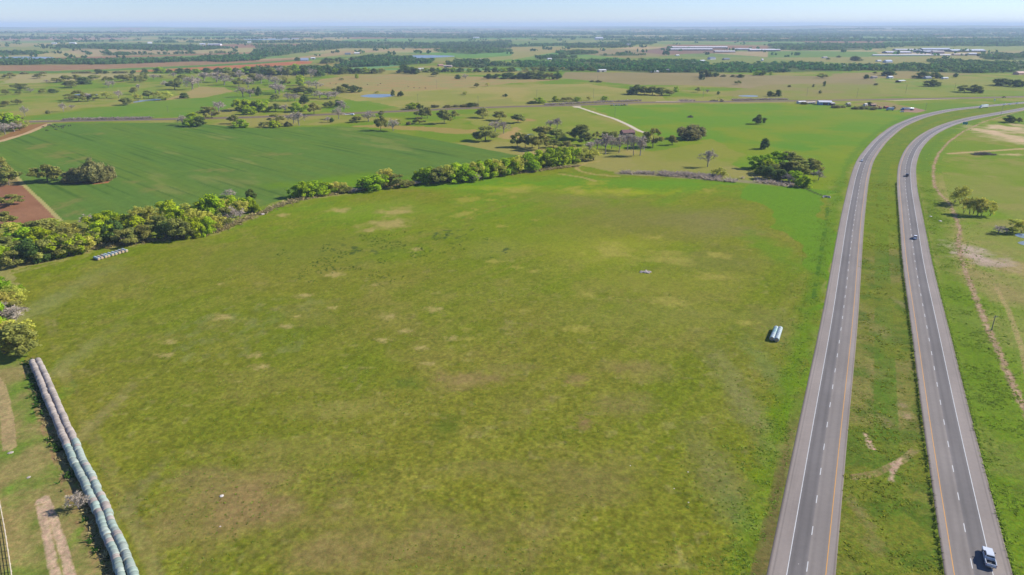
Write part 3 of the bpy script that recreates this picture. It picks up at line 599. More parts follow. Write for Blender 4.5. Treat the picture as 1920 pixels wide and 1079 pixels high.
# ------------------------------------------------------------------ roads and their paint
def strip(q, offs, z):
    t, nrm = normals2(q); offs = np.array(offs)
    V = (q[:, None, :] + nrm[:, None, :] * offs[None, :, None]).reshape(-1, 2)
    n, k = len(q), len(offs)
    V = np.column_stack([V, np.full(len(V), z)])
    i = np.arange(n * k).reshape(n, k)
    Q = np.stack([i[:-1, :-1], i[:-1, 1:], i[1:, 1:], i[1:, :-1]], -1).reshape(-1, 4)
    return V, Q
# offsets across each carriageway: outer shoulder, white line, two lanes, yellow line, inner shoulder
WA, YA = -2.65, 4.55; WB, YB = 2.65, -4.55
def carriageway(q, white, yellow):
    s = 1 if white > 0 else -1
    offs = np.r_[-6.4, np.linspace(-6.25, 6.25, 51), 6.4]
    V, Q = strip(q, offs, 0.10)
    lo, hi = min(white, yellow), max(white, yellow); dash = (white + yellow) / 2
    c = []
    for o in offs:
        base = alb((160, 148, 138))
        if lo - 0.1 < o < hi + 0.1:
            base = alb((146, 137, 129))
            lane_c = (dash + white) / 2 if (o - dash) * (white - dash) > 0 else (dash + yellow) / 2
            outer = (o - dash) * (white - dash) > 0
            if outer: base = alb((126, 120, 116))
            wt = math.exp(-((abs(o - lane_c) - 0.95) / 0.38) ** 2)
            base = base * (1 - wt * (0.16 if outer else 0.12))
            if abs(o - dash) < .35: base = base * 1.08
        if abs(o - (white + s * 2.6)) < 0.2: base = base * 0.75
        if abs(abs(o) - 6.25) < 0.3: base = alb((136, 124, 114))
        c.append(base)
    c = np.array(c); n = len(q)
    cols = np.tile(c, (n, 1))
    g = fbm(V[:, 0] / 12, V[:, 1] / 12, 81, 3)[:, None]
    tq = normals2(q)[1]; lng = np.repeat(np.arange(n) * 4.0, len(offs)); off2 = np.tile(offs, n)
    g2 = fbm(lng / 40, off2 / 0.5, 83, 3)[:, None]; g3 = (fbm(lng / 26, off2 / 3.2, 84, 2) > .64)[:, None]
    cols = cols * (0.84 + 0.2 * g + .14 * g2) * (1 - .07 * g3)
    cols = np.column_stack([cols, np.ones(len(cols))])
    V[np.isclose(np.tile(np.abs(offs), n), 6.4), 2] = -0.02
    tag(link('road', np_mesh('road', V, Q, M['asphalt'], cols)), kind='structure')
    for off, mat, w in ((white, 'paint_white', 0.16), (yellow, 'paint_yellow', 0.15)):
        V, Q = strip(q, (off - w / 2, off + w / 2), 0.112)
        tag(link('road_marking', np_mesh('road_marking', V, Q, M[mat])), kind='structure')
    t, nrm = normals2(q); L = np.r_[0, np.cumsum(np.hypot(*np.diff(q, axis=0).T))]
    vs, qs = [], []
    s0 = 6.0
    while s0 + 3.2 < L[-1] and s0 < 1500:
        for a in (0,):
            pts = []
            for ss in (s0, s0 + 3.2):
                c0 = np.array([np.interp(ss, L, q[:, 0]), np.interp(ss, L, q[:, 1])]); i = min(int(ss / 4), len(q) - 1)
                pts += [c0 + nrm[i] * (dash - .09), c0 + nrm[i] * (dash + .09)]
            b = len(vs); vs += [(*p, 0.112) for p in pts]; qs.append((b, b + 1, b + 3, b + 2))
        s0 += 12.2
    tag(link('road_marking', np_mesh('road_marking', vs, qs, M['paint_white'])), kind='structure')
carriageway(roadA, WA, YA); carriageway(roadB, WB, YB)
def simple_road(name, pts, w, c, z, sig=12, c2=None, skirt=True):
    q = smooth_line([gp(*p) for p in pts], 6.0, sig)
    offs = np.linspace(-w, w, 13); V, Q = strip(q, offs, z)
    f = np.tile(np.abs(offs) / w, len(q))[:, None]
    cols = alb(c) * (1 - f ** 3) + alb(c2 or c) * f ** 3
    cols = np.column_stack([cols, np.ones(len(cols))]); V[np.isclose(f[:, 0], 1), 2] = -0.02
    tag(link(name, np_mesh(name, V, Q, M['asphalt'], cols)), kind='structure')
    return q
county = simple_road('county_road', COUNTY, 6.2, (112, 98, 88), 0.08, 14, (126, 108, 88))
simple_road('driveway', DRIVE, 1.9, (222, 208, 182), 0.06, 8, (206, 190, 158))

# ------------------------------------------------------------------ ponds
def pond(pts, jit=2.0):
    g = np.array(G(pts)); n = len(g)
    q = []
    for i in range(n):
        a, b, c_, d = g[i - 1], g[i], g[(i + 1) % n], g[(i + 2) % n]
        for t in np.linspace(0, 1, 6, endpoint=False):
            q.append(0.5 * ((2 * b) + (-a + c_) * t + (2 * a - 5 * b + 4 * c_ - d) * t * t + (-a + 3 * b - 3 * c_ + d) * t ** 3))
    me = bpy.data.meshes.new('pond'); me.from_pydata([(p[0], p[1], 0.05) for p in q], [], [tuple(range(len(q)))]); me.materials.append(M['water']); me.update()
    if me.polygons[0].normal.z < 0: me.flip_normals()
    tag(link('pond', me), kind='structure')
pond([(-12, 108.5), (20, 107.4), (50, 107), (98, 108), (96, 110), (60, 112), (20, 111), (-12, 110)])
pond([(748, 107.5), (780, 104.6), (840, 105), (850, 107), (800, 109.4), (760, 109.6)])
pond([(676, 180.6), (700, 177.5), (738, 178), (735, 181.5), (712, 183.8), (688, 183.2)])
pond([(250, 192), (262, 189.5), (280, 187.2), (300, 186.2), (300, 188.2), (272, 190.8), (254, 193.2)])
pond([(139, 178.6), (150, 177), (166, 177), (182, 177.6), (180, 180), (160, 180.4), (144, 180.4)])
pond([(1384, 180.6), (1400, 179.6), (1420, 180.4), (1418, 182.2), (1396, 182.0)])
pond([(1903, 442), (1914, 439), (1960, 445), (1960, 452), (1920, 448)]); pond([(1908, 456), (1925, 453), (1960, 458), (1960, 466), (1925, 462)])
pond([(455, 74.2), (480, 73.4), (560, 73), (565, 74), (520, 75.6), (470, 75.8)])
#__PART2__
# ------------------------------------------------------------------ trees: a few of each kind, then copies
def leaf_cloud(rg, clumps, nleaf, size, flat=0.0, up=0.3):
    """small leaf-cluster faces spread through a set of clumps; returns verts, quads, tint"""
    V, T = [], []
    w = np.array([c[3] ** 2 for c in clumps]); w = w / w.sum()
    pick = rg.choice(len(clumps), nleaf, p=w)
    cl = np.array([c[:4] for c in clumps]); ct = np.array([c[4] for c in clumps])
    d = rg.normal(size=(nleaf, 3)); d /= np.linalg.norm(d, axis=1)[:, None]
    r = rg.uniform(0.45, 1.0, nleaf) ** 0.6 * (1 + 0.18 * rg.normal(size=nleaf))
    sq = np.array([1, 1, 1 - flat])
    p = cl[pick, :3] + d * (r * cl[pick, 3])[:, None] * sq
    nrm = d + rg.normal(size=(nleaf, 3)) * 0.65 + np.array([0, 0, up]); nrm /= np.linalg.norm(nrm, axis=1)[:, None]
    a = np.cross(nrm, rg.normal(size=(nleaf, 3))); a /= np.linalg.norm(a, axis=1)[:, None]; b = np.cross(nrm, a)
    s = size * rg.uniform(0.5, 1.5, nleaf)[:, None]; e = rg.uniform(0.5, 1.0, nleaf)[:, None]
    q = np.stack([p - a * s - b * s * e * 0.6, p + a * s * 0.9 - b * s * e, p + a * s + b * s * e * 0.7, p - a * s * 0.8 + b * s * e], 1)
    t = ct[pick] * rg.uniform(0.78, 1.22, nleaf)
    return q.reshape(-1, 3), np.repeat(t, 4)
def crown_clumps(kind, rg):
    c = []
    def put(x, y, z, r, t=None): c.append((x, y, z, r, t if t is not None else rg.uniform(0.82, 1.2)))
    if kind == 'oak':                 # spreading, several lobes on limbs, gaps between
        for i in range(rg.integers(20, 26)):
            a = rg.uniform(0, 6.28); d = rg.uniform(0.08, 0.36); put(math.cos(a) * d, math.sin(a) * d, 0.84 - d * d * 1.6 - rg.uniform(0, .42) * (d > .15), rg.uniform(.08, .15))
    elif kind == 'live':
        for i in range(30):
            a = rg.uniform(0, 6.28); d = rg.uniform(0, 0.40); put(math.cos(a) * d, math.sin(a) * d, rg.uniform(.14, .88) * (1 - d * .9), rg.uniform(.08, .15))
    elif kind == 'green':
        for i in range(34):
            a = rg.uniform(0, 6.28); d = rg.uniform(0, 0.42); put(math.cos(a) * d, math.sin(a) * d, rg.uniform(.08, .93) * (1 - d * .55), rg.uniform(.07, .14))
    elif kind == 'young':             # airy, upright stems, light tops
        for i in range(26):
            a = rg.uniform(0, 6.28); d = rg.uniform(0.05, 0.42); put(math.cos(a) * d, math.sin(a) * d, rg.uniform(.32, .92) * (1 - d * .35), rg.uniform(.07, .13))
    elif kind == 'round':
        for i in range(42):
            a = rg.uniform(0, 6.28); d = 0.44 * math.sqrt(rg.uniform(0, 1)); put(math.cos(a) * d, math.sin(a) * d, rg.uniform(.1, .84) * math.sqrt(max(0.05, 1 - (d / .5) ** 2)), rg.uniform(.10, .15))
    return c
def limbs(mb, rg, clumps, zfork, r0, n=7, stems=1):
    top = Vector((rg.normal() * .02, rg.normal() * .02, zfork))
    if stems == 1: mb.tube((0, 0, -0.02), top, r0, r0 * .72, 6)
    idx = rg.choice(len(clumps), min(n, len(clumps)), replace=False)
    for k in idx:
        x, y, z, r, _ = clumps[k]
        if stems > 1:
            s = Vector((0, 0, -0.02)); mid = Vector((x * .6, y * .6, z * .55))
        else:
            s = top; mid = Vector((x * .55, y * .55, zfork + (z - zfork) * .45 + .02))
        mb.tube(s, mid, r0 * (.55 if stems == 1 else .8), r0 * .34, 5, False); mb.tube(mid, (x, y, z), r0 * .34, r0 * .10, 4, False)
def twig_tree(rg):
    """leafless tree: trunk, limbs and branches, and a crown of fine twigs"""
    mb = MB(); V, T = [], []
    fork = Vector((rg.normal() * .02, rg.normal() * .02, .26)); mb.tube((0, 0, -.02), fork, .022, .017, 6)
    for i in range(9):
        a = i * 2.4 + rg.uniform(-.4, .4); d = rg.uniform(.06, .34) if i else .03
        p = Vector((math.cos(a) * d, math.sin(a) * d, .86 - d * d * 2.2 - rg.uniform(0, .2)))
        m = fork.lerp(p, .5) + Vector((math.cos(a) * d * .12, math.sin(a) * d * .12, .0)); mb.tube(fork, m, .012, .008, 5, False); mb.tube(m, p, .008, .004, 4, False)
        for j in range(8):
            b = m.lerp(p, rg.uniform(0, 1)); e = b + Vector(rg.normal(size=3)).normalized() * rg.uniform(.08, .17); e.z = max(e.z, .22); mb.tube(b, e, .0045, .002, 3, False)
            tone = rg.uniform(.75, 1.25)
            for k in range(16):
                c = b.lerp(e, rg.uniform(.2, 1)); f = c + ((e - b).normalized() + Vector(rg.normal(size=3)) * .8 + Vector((0, 0, .25))).normalized() * rg.uniform(.04, .11); w = Vector(rg.normal(size=3)).normalized() * .0065
                V += [tuple(c - w), tuple(c + w), tuple(f + w * .5), tuple(f - w * .5)]; T += [tone * rg.uniform(.8, 1.2)] * 4
    V = np.array(V); lo, hi = np.percentile(V, 2, 0), np.percentile(V, 98, 0); sx = 1 / max(hi[0] - lo[0], hi[1] - lo[1]); sz = 1 / hi[2]
    V = V * np.array([sx, sx, sz]); mb.v = [(x * sx, y * sx, z * sz) for x, y, z in mb.v]
    return mb, V, np.array(T)
KIND = {   # kind: (leaves, leaf size, fork height, trunk radius, name)
    'oak': (3000, .025, .30, .030, 'oak_tree'), 'live': (3400, .026, .16, .03, 'evergreen_tree'), 'green': (3400, .025, .15, .024, 'leafy_tree'),
    'young': (1500, .022, .1, .016, 'budding_tree'), 'round': (5200, .025, .12, .02, 'thicket'), 'bare': (0, 0, .3, .03, 'bare_tree')}
PROTO = {}
for kind, (nl, ls, zf, tr, nm) in KIND.items():
    PROTO[kind] = []
    for var in range(5 if kind in ('oak', 'green', 'bare', 'live') else 3):
        rg = np.random.default_rng(hash((len(kind), var, ord(kind[0]))) % 99991)
        if kind == 'bare':
            mb, V, T = twig_tree(rg); trunk = mb.mesh('trunk', M['palebark'])
        else:
            cl = crown_clumps(kind, rg); mb = MB(); limbs(mb, rg, cl, zf, tr, 8, 1 if kind in ('oak', 'live') else 4); trunk = mb.mesh('trunk', M['bark'])
            V, T = leaf_cloud(rg, cl, nl, ls, .15 if kind == 'oak' else 0)
            lo, hi = np.percentile(V, 3, 0), np.percentile(V, 97.5, 0); k = 1 / max(hi[0] - lo[0], hi[1] - lo[1]); V = V * np.array([k, k, 1 / hi[2]]); V[:, 2] = np.maximum(V[:, 2], 0.0)
        crown = np_mesh('crown', V, np.arange(len(V)).reshape(-1, 4), M[kind], tint=T)
        # one-mesh version for far trees
        tv = np.array([v.co[:] for v in trunk.vertices]); far = MB()
        far.v = [tuple(v) for v in V] + [tuple(v) for v in tv]; far.f = [tuple(r) for r in np.arange(len(V)).reshape(-1, 4)] + [tuple(i + len(V) for i in p.vertices) for p in trunk.polygons]
        far.t = list(T) + [1.0] * len(tv)
        fm = far.mesh(nm, [M[kind], M['palebark' if kind == 'bare' else 'bark']], tint=True)
        mi = np.zeros(len(fm.polygons), np.int32); mi[len(V) // 4:] = 1; fm.polygons.foreach_set('material_index', mi)
        PROTO[kind].append((trunk, crown, fm))

LAND = [('the highway curve', 1700, 240), ('the brown roofed house', 1174, 250), ('the pale roofed shed', 990, 258), ('the pale gravel driveway', 1130, 217), ('the row of parked cars', 1160, 196),
        ('the blue metal barn', 1550, 194), ('the tanker trailer', 1702, 205), ('the black cattle', 110, 240), ('the ploughed red corner', 60, 390), ('the small stock pond', 160, 179),
        ('the narrow muddy pond', 275, 189), ('the blue stock pond', 706, 181), ('the big lake', 800, 107), ('the white flatbed trailer', 655, 215), ('the reed bed', 1270, 333), ('the brush pile', 1845, 288), ('the roadside pool', 1912, 450),
        ('the stack of silvery bales', 1452, 625), ('the block of tan ended bales', 206, 478), ('the long double bale row', 100, 740), ('the yellow loader', 1350, 188), ('the orange ploughed strip', 500, 123), ('the white shed by the creek woods', 1128, 134),
        ('the crop field corner', 660, 240), ('the bare sandy patch', 1880, 250), ('the long thin pale field', 170, 165), ('the dry tan pasture', 800, 155), ('the culvert', 1552, 369), ('the far dairy barns', 1740, 97)]
ADJ = {'oak': 'olive brown oak', 'live': 'dark evergreen oak', 'green': 'bright green tree', 'young': 'airy yellow tree', 'bare': 'leafless grey tree', 'round': 'dense round thicket', 'bush': 'low scrubby bush'}
TREES = []    # (kind, x, y, height, width, px, py, group)
def T(ox, oy, k, rows, group, near=False):
    for zx, base, top, w, kind in rows:
        px = ox + zx / k; pb = oy + base / k; pt = oy + top / k; wp = w / k
        S = ppm(pb); u = (px - 960) / F
        st = math.sqrt(1 + u * u)
        wm = wp / S / (1 + 0.12 * u * u)
        s = ST + (pb - 540) / F * CT; dep = math.asin(min(1, s / math.sqrt(1 + u * u + ((pb - 540) / F) ** 2)))
        hpx = (pb - pt) / S
        h = max((hpx - 0.30 * wm * math.sin(dep)) / math.cos(dep), 0.45 * hpx, 1.2)
        x, y = gp(px, pb)
        if kind in ('green', 'young', 'round', 'bush', 'live') and near: n = math.hypot(x, y); x += x / n * wm * .34; y += y / n * wm * .34
        wm *= 1.22 if near else 1.08
        TREES.append((kind, x, y, h, wm, px, pb, group))
O_, L_, G_, Y_, B_, R_, S_ = 'oak', 'live', 'green', 'young', 'bare', 'round', 'bush'
PAST = 'scattered trees of the far pasture'
T(0, 30, 3.996, [(75,468,430,80,O_),(300,470,437,75,O_),(350,503,482,40,B_),(425,503,468,80,O_),(490,495,450,70,O_),(535,540,490,100,O_),(570,490,445,80,O_),(625,515,465,90,L_),(700,485,447,60,O_),(730,470,445,40,O_),(795,490,458,50,O_),(830,485,462,40,O_),(815,540,488,50,B_),(845,535,490,40,B_),(880,480,450,50,O_),(930,495,445,80,O_),(985,485,442,60,O_),(1050,500,450,70,O_),(1090,490,432,70,O_),(1155,480,442,60,B_),(1205,470,448,35,O_),(1300,468,430,50,B_),(1245,530,490,70,B_),(1310,555,490,90,O_),(1340,515,470,60,O_),(1380,500,445,80,O_),(1440,555,460,100,B_),(1490,530,465,60,B_),(1530,490,430,90,B_),(1620,500,425,110,B_),(1680,520,440,110,B_),(1720,480,415,90,O_),(1790,530,470,70,O_),(1800,480,415,90,B_),(1860,540,470,80,B_),(1900,510,440,70,O_),(1820,610,540,90,B_),(1875,610,555,60,B_),(1905,580,545,40,L_),(130,555,510,70,O_),(190,560,515,70,O_),(45,595,555,60,O_),(145,590,565,50,O_),(230,575,545,60,B_),(325,582,550,50,O_),(390,580,550,60,L_),(520,635,590,80,O_),(590,645,565,90,O_),(660,640,585,60,B_),(705,640,590,70,O_),(800,620,575,60,Y_),(890,620,565,70,B_),(1010,590,540,50,O_),(1040,560,515,30,B_),(1035,640,590,60,Y_),(1115,620,562,70,O_),(1240,630,570,110,Y_),(1185,620,570,60,Y_),(1380,620,582,55,L_),(945,670,618,80,O_),(45,680,640,65,O_),(130,668,628,60,O_),(190,755,680,50,B_),(475,720,660,60,B_),(540,700,670,40,B_),(360,735,710,30,S_)], PAST)
T(0, 30, 3.996, [(20,850,735,120,G_),(90,850,740,130,G_),(160,840,760,90,O_),(40,890,810,100,B_),(110,870,800,90,B_),(150,860,790,80,O_)], 'clump of trees by the dirt lane')
LANE = 'trees along the county road'
T(0, 30, 3.996, [(1370,820,750,70,B_),(1430,830,760,90,G_),(1450,780,730,90,G_),(1540,760,685,100,O_),(1500,830,760,80,L_),(1590,770,690,90,O_),(1640,720,645,110,B_),(1755,810,745,70,O_),(1815,838,780,90,G_),(1780,825,780,50,O_),(1830,710,630,130,G_),(1870,740,680,90,G_),(1900,720,650,80,L_)], LANE)
T(0, 30, 3.996, [(740,435,405,60,L_),(790,435,415,40,L_),(880,432,415,60,S_),(930,432,418,50,S_),(1000,435,412,40,L_),(1085,430,400,40,L_),(1190,430,390,80,G_),(1265,432,405,40,L_),(1345,435,398,60,L_),(1410,432,400,50,L_),(1475,432,400,50,G_),(1545,430,395,60,L_),(580,432,420,60,S_),(650,432,418,60,S_),(320,435,422,45,S_),(180,438,425,50,S_),(1640,430,395,70,L_),(1700,425,390,70,G_),(1770,430,395,60,L_),(1850,440,385,90,G_),(1905,440,390,70,L_)], 'tree line beyond the pasture')
T(480, 30, 3.996, [(60,445,390,60,L_),(120,455,395,60,O_),(190,450,385,70,B_),(240,460,390,80,O_),(300,445,370,70,G_),(360,450,395,70,L_),(420,480,400,60,B_),(480,460,390,70,L_),(540,440,375,60,L_),(590,440,400,50,G_),(650,440,395,60,L_),(700,435,395,60,L_),(760,435,395,60,L_),(820,435,392,60,G_),(880,435,400,60,L_),(940,432,400,50,O_)], 'tree line beyond the pasture')
T(480, 30, 3.996, [(20,600,540,40,L_),(40,510,440,90,B_),(100,500,450,90,B_),(150,520,460,80,B_),(220,525,470,60,O_),(335,525,455,70,G_),(395,535,490,60,B_),(450,550,490,80,B_),(150,580,500,100,B_),(175,590,520,90,B_),(270,570,540,60,O_),(310,590,540,70,O_),(360,590,530,80,O_),(420,600,540,80,O_),(480,620,565,90,B_),(540,625,570,100,B_),(590,620,570,70,B_),(240,640,580,60,B_),(290,640,590,70,B_),(365,660,600,60,L_),(150,640,590,60,O_),(630,582,530,90,O_),(670,570,518,70,L_),(745,575,528,80,L_),(755,470,440,30,G_),(640,485,468,30,O_),(40,720,640,110,G_),(150,720,660,80,O_),(215,720,670,60,B_),(310,720,655,110,G_),(435,740,660,80,O_),(530,690,650,50,O_),(610,680,635,60,L_),(640,690,640,60,B_),(620,775,690,70,B_),(660,720,665,60,B_),(560,690,640,60,O_)], PAST)
T(480, 30, 3.996, [(150,800,740,100,O_),(130,838,790,80,G_),(60,835,800,60,O_),(280,810,730,90,B_),(325,825,725,100,B_),(240,830,800,50,S_),(540,800,760,50,B_),(570,800,768,30,L_),(750,800,755,70,O_),(845,795,715,90,B_),(945,752,715,45,O_),(935,860,755,70,O_),(1030,865,780,80,B_),(1070,820,785,40,O_),(1145,820,795,30,S_),(1245,770,700,90,O_),(1285,770,690,60,O_),(1225,810,760,80,O_),(1410,810,710,90,O_),(1490,775,715,55,O_),(1700,765,695,90,O_),(1820,785,720,95,O_),(1720,935,832,150,O_),(1855,885,795,80,B_),(1790,870,790,90,B_)], LANE)
T(480, 30, 3.996, [(1170,700,655,80,G_),(1225,700,665,40,L_),(1600,685,655,50,L_),(1340,688,668,50,S_),(1440,688,670,60,S_),(1500,686,668,50,S_),(1560,685,665,50,S_),(1645,680,655,40,S_),(1025,605,560,25,L_),(1085,605,570,40,L_),(910,582,565,30,Y_),(1655,540,508,35,O_),(1735,530,505,25,Y_),(1570,595,570,50,Y_),(1870,608,588,30,L_),(1350,455,420,55,O_),(1515,475,445,35,L_),(1570,475,440,50,B_),(1745,475,440,60,L_),(1800,470,440,40,L_),(1880,472,432,110,L_),(530,360,320,80,L_),(630,350,318,70,L_),(720,338,312,40,L_),(310,338,315,40,L_)], PAST)
T(480, 30, 3.996, [(1110,430,375,80,L_),(1170,438,390,70,L_),(1200,437,400,60,L_),(1270,425,395,50,G_),(1320,424,392,50,L_),(1370,424,392,50,G_),(1420,424,392,50,L_),(1475,424,394,50,G_),(1530,424,395,50,L_),(1600,424,398,40,G_),(1660,424,395,50,L_),(1730,424,390,50,L_),(1790,424,392,50,L_),(1850,424,394,50,G_),(1900,422,392,50,L_)], 'tree row along the teal strip')
T(960, 30, 3.996, [(10,420,390,40,L_),(90,420,392,60,O_),(165,418,388,60,O_),(225,418,388,60,L_),(305,418,386,70,L_),(380,418,388,50,O_),(450,416,386,60,L_),(520,416,388,60,L_),(590,416,386,60,L_)], 'tree row along the teal strip')
T(960, 30, 3.996, [(60,475,430,90,L_),(140,475,425,90,L_),(210,472,425,80,L_),(280,478,430,80,O_),(340,478,430,60,L_),(935,590,525,120,L_),(1050,595,535,100,O_),(1120,597,540,100,O_),(990,592,540,80,O_),(1180,598,560,60,O_),(1230,572,535,35,G_),(1390,575,540,35,O_),(1465,580,555,30,B_),(1545,592,570,20,L_),(1690,515,488,40,O_),(1450,460,410,80,L_),(1420,482,440,35,L_),(1525,458,432,50,L_),(1585,458,445,40,S_),(1655,460,445,35,S_),(1710,465,442,50,L_),(1840,448,415,60,G_),(1880,448,415,45,L_),(210,655,615,80,G_),(160,660,640,60,L_),(322,645,605,45,G_),(385,645,615,45,O_),(428,642,612,50,O_),(490,642,612,55,G_),(578,637,607,35,Y_),(693,635,605,45,G_),(650,500,485,40,S_),(600,498,485,30,S_)], PAST)
T(960, 30, 3.996, [(1845,812,748,70,L_),(1340,922,830,165,R_),(1890,1000,925,55,L_),(45,805,740,85,O_),(335,845,770,80,B_),(290,840,785,90,B_)], 'lone trees of the green pasture')
T(960, 30, 3.996, [(245,915,830,150,O_),(330,930,850,110,O_),(200,1005,880,110,O_),(100,985,890,90,O_),(40,985,880,80,O_),(150,990,895,80,O_),(310,990,930,90,O_),(410,1000,940,100,O_),(470,920,850,90,O_),(520,930,820,120,O_),(555,970,880,90,O_),(630,920,870,50,O_),(700,930,870,70,O_),(760,950,870,80,O_),(800,1030,900,90,B_),(700,1040,890,90,B_),(640,1000,930,90,B_),(865,1010,890,80,B_),(910,1050,900,80,B_),(960,1050,910,90,B_),(990,980,900,60,B_),(1055,990,850,120,O_),(1200,970,900,60,O_),(890,940,890,60,B_),(580,1010,950,80,B_),(745,1000,900,90,B_),(845,960,890,80,B_)], 'trees around the farmstead')
T(880, 180, 3.996, [(1785,535,410,110,B_)], 'lone trees of the green pasture')
T(1440, 30, 3.996, [(405,468,435,65,O_),(735,475,445,40,L_),(800,440,420,30,O_),(905,452,412,90,L_),(1145,470,425,95,L_),(1255,470,428,75,L_),(1405,462,435,35,L_),(1235,530,485,100,L_),(1470,575,525,100,O_),(1545,577,525,100,L_),(1750,525,475,140,L_),(1860,535,485,80,L_),(1910,535,500,50,L_),(20,605,570,45,L_),(75,605,560,40,L_),(660,340,308,70,L_),(420,530,495,18,L_),(390,583,562,20,S_),(810,522,508,25,S_),(160,535,522,20,S_),(340,535,515,15,S_),(20,445,420,20,G_),(450,330,318,25,L_),(530,315,302,30,L_)], PAST)
T(1440, 30, 3.996, [(1800,800,750,70,L_),(1880,805,765,45,O_),(510,692,672,55,S_),(560,690,674,40,S_),(655,702,682,50,S_),(700,702,680,45,S_),(765,672,650,40,L_),(790,706,686,45,S_),(605,682,668,30,S_),(270,665,648,40,S_),(940,700,680,30,S_),(725,700,680,50,S_),(480,672,660,30,S_)], 'scrub around the farm yard')
T(1340, 250, 6.347, [(520,430,280,160,G_),(620,420,270,170,G_),(740,400,235,180,G_),(880,380,225,180,O_),(980,420,290,160,O_),(1100,460,300,190,O_),(1180,480,330,150,O_),(1230,565,450,130,B_),(700,480,370,160,O_),(820,470,360,160,L_),(930,470,340,160,O_),(1040,510,380,150,O_),(950,600,465,150,G_),(1075,650,520,130,G_),(560,510,400,140,L_),(660,560,420,150,L_),(780,575,450,140,L_),(870,600,490,110,B_),(620,480,330,140,G_),(1010,580,470,100,O_)], 'grove behind the reed bed', True)
T(1340, 250, 6.347, [(600,190,80,85,L_),(65,530,415,120,Y_),(5,510,430,90,Y_)], 'lone trees of the green pasture')
T(1700, 300, 5.995, [(540,490,370,100,Y_),(600,510,310,140,Y_),(640,610,440,80,Y_),(700,625,440,85,Y_),(745,625,435,85,Y_),(790,640,440,80,Y_),(835,640,445,85,Y_),(935,645,480,120,Y_),(1030,830,740,150,B_),(1180,830,680,160,Y_),(1285,830,690,110,Y_),(1120,830,770,90,B_)], 'saplings beside the dirt creek', True)
HEDGE = 'hedgerow trees along the hay field'
T(480, 230, 3.996, [(310,570,480,100,G_),(370,570,455,110,G_),(440,555,450,120,G_),(530,545,460,110,G_),(610,530,450,100,Y_),(665,525,470,80,O_),(735,525,495,70,B_),(800,500,450,80,Y_),(840,510,420,110,G_),(900,515,405,130,G_),(980,490,365,130,Y_),(1060,485,390,110,O_),(1130,480,430,80,O_),(1195,470,440,60,B_),(1250,455,360,100,G_),(1310,460,345,110,G_),(1370,460,345,110,O_),(1430,455,330,130,Y_),(1500,452,325,140,G_),(1570,450,325,120,G_),(1620,440,310,110,Y_),(1680,425,298,110,G_),(1740,418,292,110,G_),(1800,410,290,100,Y_),(1860,400,285,110,G_),(1910,390,275,100,G_),(1640,445,380,60,B_)], HEDGE, True)
T(880, 180, 3.996, [(20,625,530,80,Y_),(80,630,510,100,G_),(150,615,500,110,G_),(220,605,490,110,Y_),(290,595,480,100,G_),(360,585,465,110,Y_),(440,570,440,120,G_),(520,550,420,110,G_),(600,540,405,110,G_),(680,530,400,100,G_),(760,510,395,100,G_),(840,500,400,90,Y_),(930,490,405,100,Y_),(890,490,440,50,O_),(400,560,450,80,Y_),(560,540,430,80,Y_)], HEDGE, True)
T(0, 270, 3.996, [(80,720,600,150,Y_),(130,680,600,130,G_),(250,650,580,130,O_),(330,690,570,140,O_),(400,650,565,110,Y_),(60,830,700,180,O_),(200,760,640,160,G_),(300,780,640,160,G_),(260,900,740,170,L_),(350,870,720,160,O_),(440,860,700,160,G_),(520,840,690,150,O_),(600,830,690,130,G_),(660,820,700,120,Y_),(560,720,600,150,Y_),(480,740,620,140,O_),(660,620,530,90,B_),(760,700,540,150,G_),(830,650,515,130,G_),(780,750,600,150,G_),(860,740,590,130,L_),(930,765,640,140,O_),(1000,740,630,120,O_),(940,640,540,120,G_),(1050,640,490,130,Y_),(1040,700,560,130,G_),(1090,730,610,110,O_),(1150,620,480,110,Y_),(1200,690,540,120,O_),(1270,580,440,130,G_),(1330,640,490,120,G_),(1330,715,560,120,O_),(1390,560,455,90,Y_),(1380,715,580,120,O_),(1470,705,570,110,G_),(1500,560,445,110,G_),(1560,690,560,100,G_),(1530,620,520,110,Y_),(1610,560,400,130,G_),(1640,660,550,110,Y_),(1700,620,480,120,O_),(1720,400,340,80,B_),(1750,520,400,110,G_),(1750,605,470,120,B_),(1800,560,440,100,Y_),(1870,520,410,90,G_),(1880,420,350,60,L_),(20,900,780,120,G_),(110,920,800,130,O_),(170,860,770,110,G_),(1910,520,430,60,G_),(1100,560,480,90,O_),(1680,540,420,90,Y_),(1440,620,500,100,Y_),(1250,720,600,90,L_),(700,760,650,110,O_)], HEDGE, True)
T(0, 270, 3.996, [(25,308,110,140,O_),(70,312,180,140,O_),(355,285,155,170,O_),(430,275,175,100,O_),(570,290,200,150,R_),(650,288,165,170,R_),(720,285,140,170,R_),(790,262,155,110,R_),(70,465,380,150,O_),(50,620,510,130,O_)], 'oaks at the crop field edge')
T(0, 400, 3.857, [(10,590,470,150,G_),(90,640,540,150,Y_),(140,570,530,70,G_),(150,680,590,110,Y_),(20,720,590,170,Y_),(90,740,640,150,O_),(110,810,670,150,B_),(30,810,650,170,B_),(40,1050,820,220,Y_),(140,1030,800,200,O_),(90,960,790,210,Y_),(200,990,830,110,Y_),(-60,900,640,220,G_),(10,960,780,150,G_)], 'trees at the hay field corner', True)
T(0, 780, 3.61, [(535,630,510,130,B_)], 'lone shrubs')

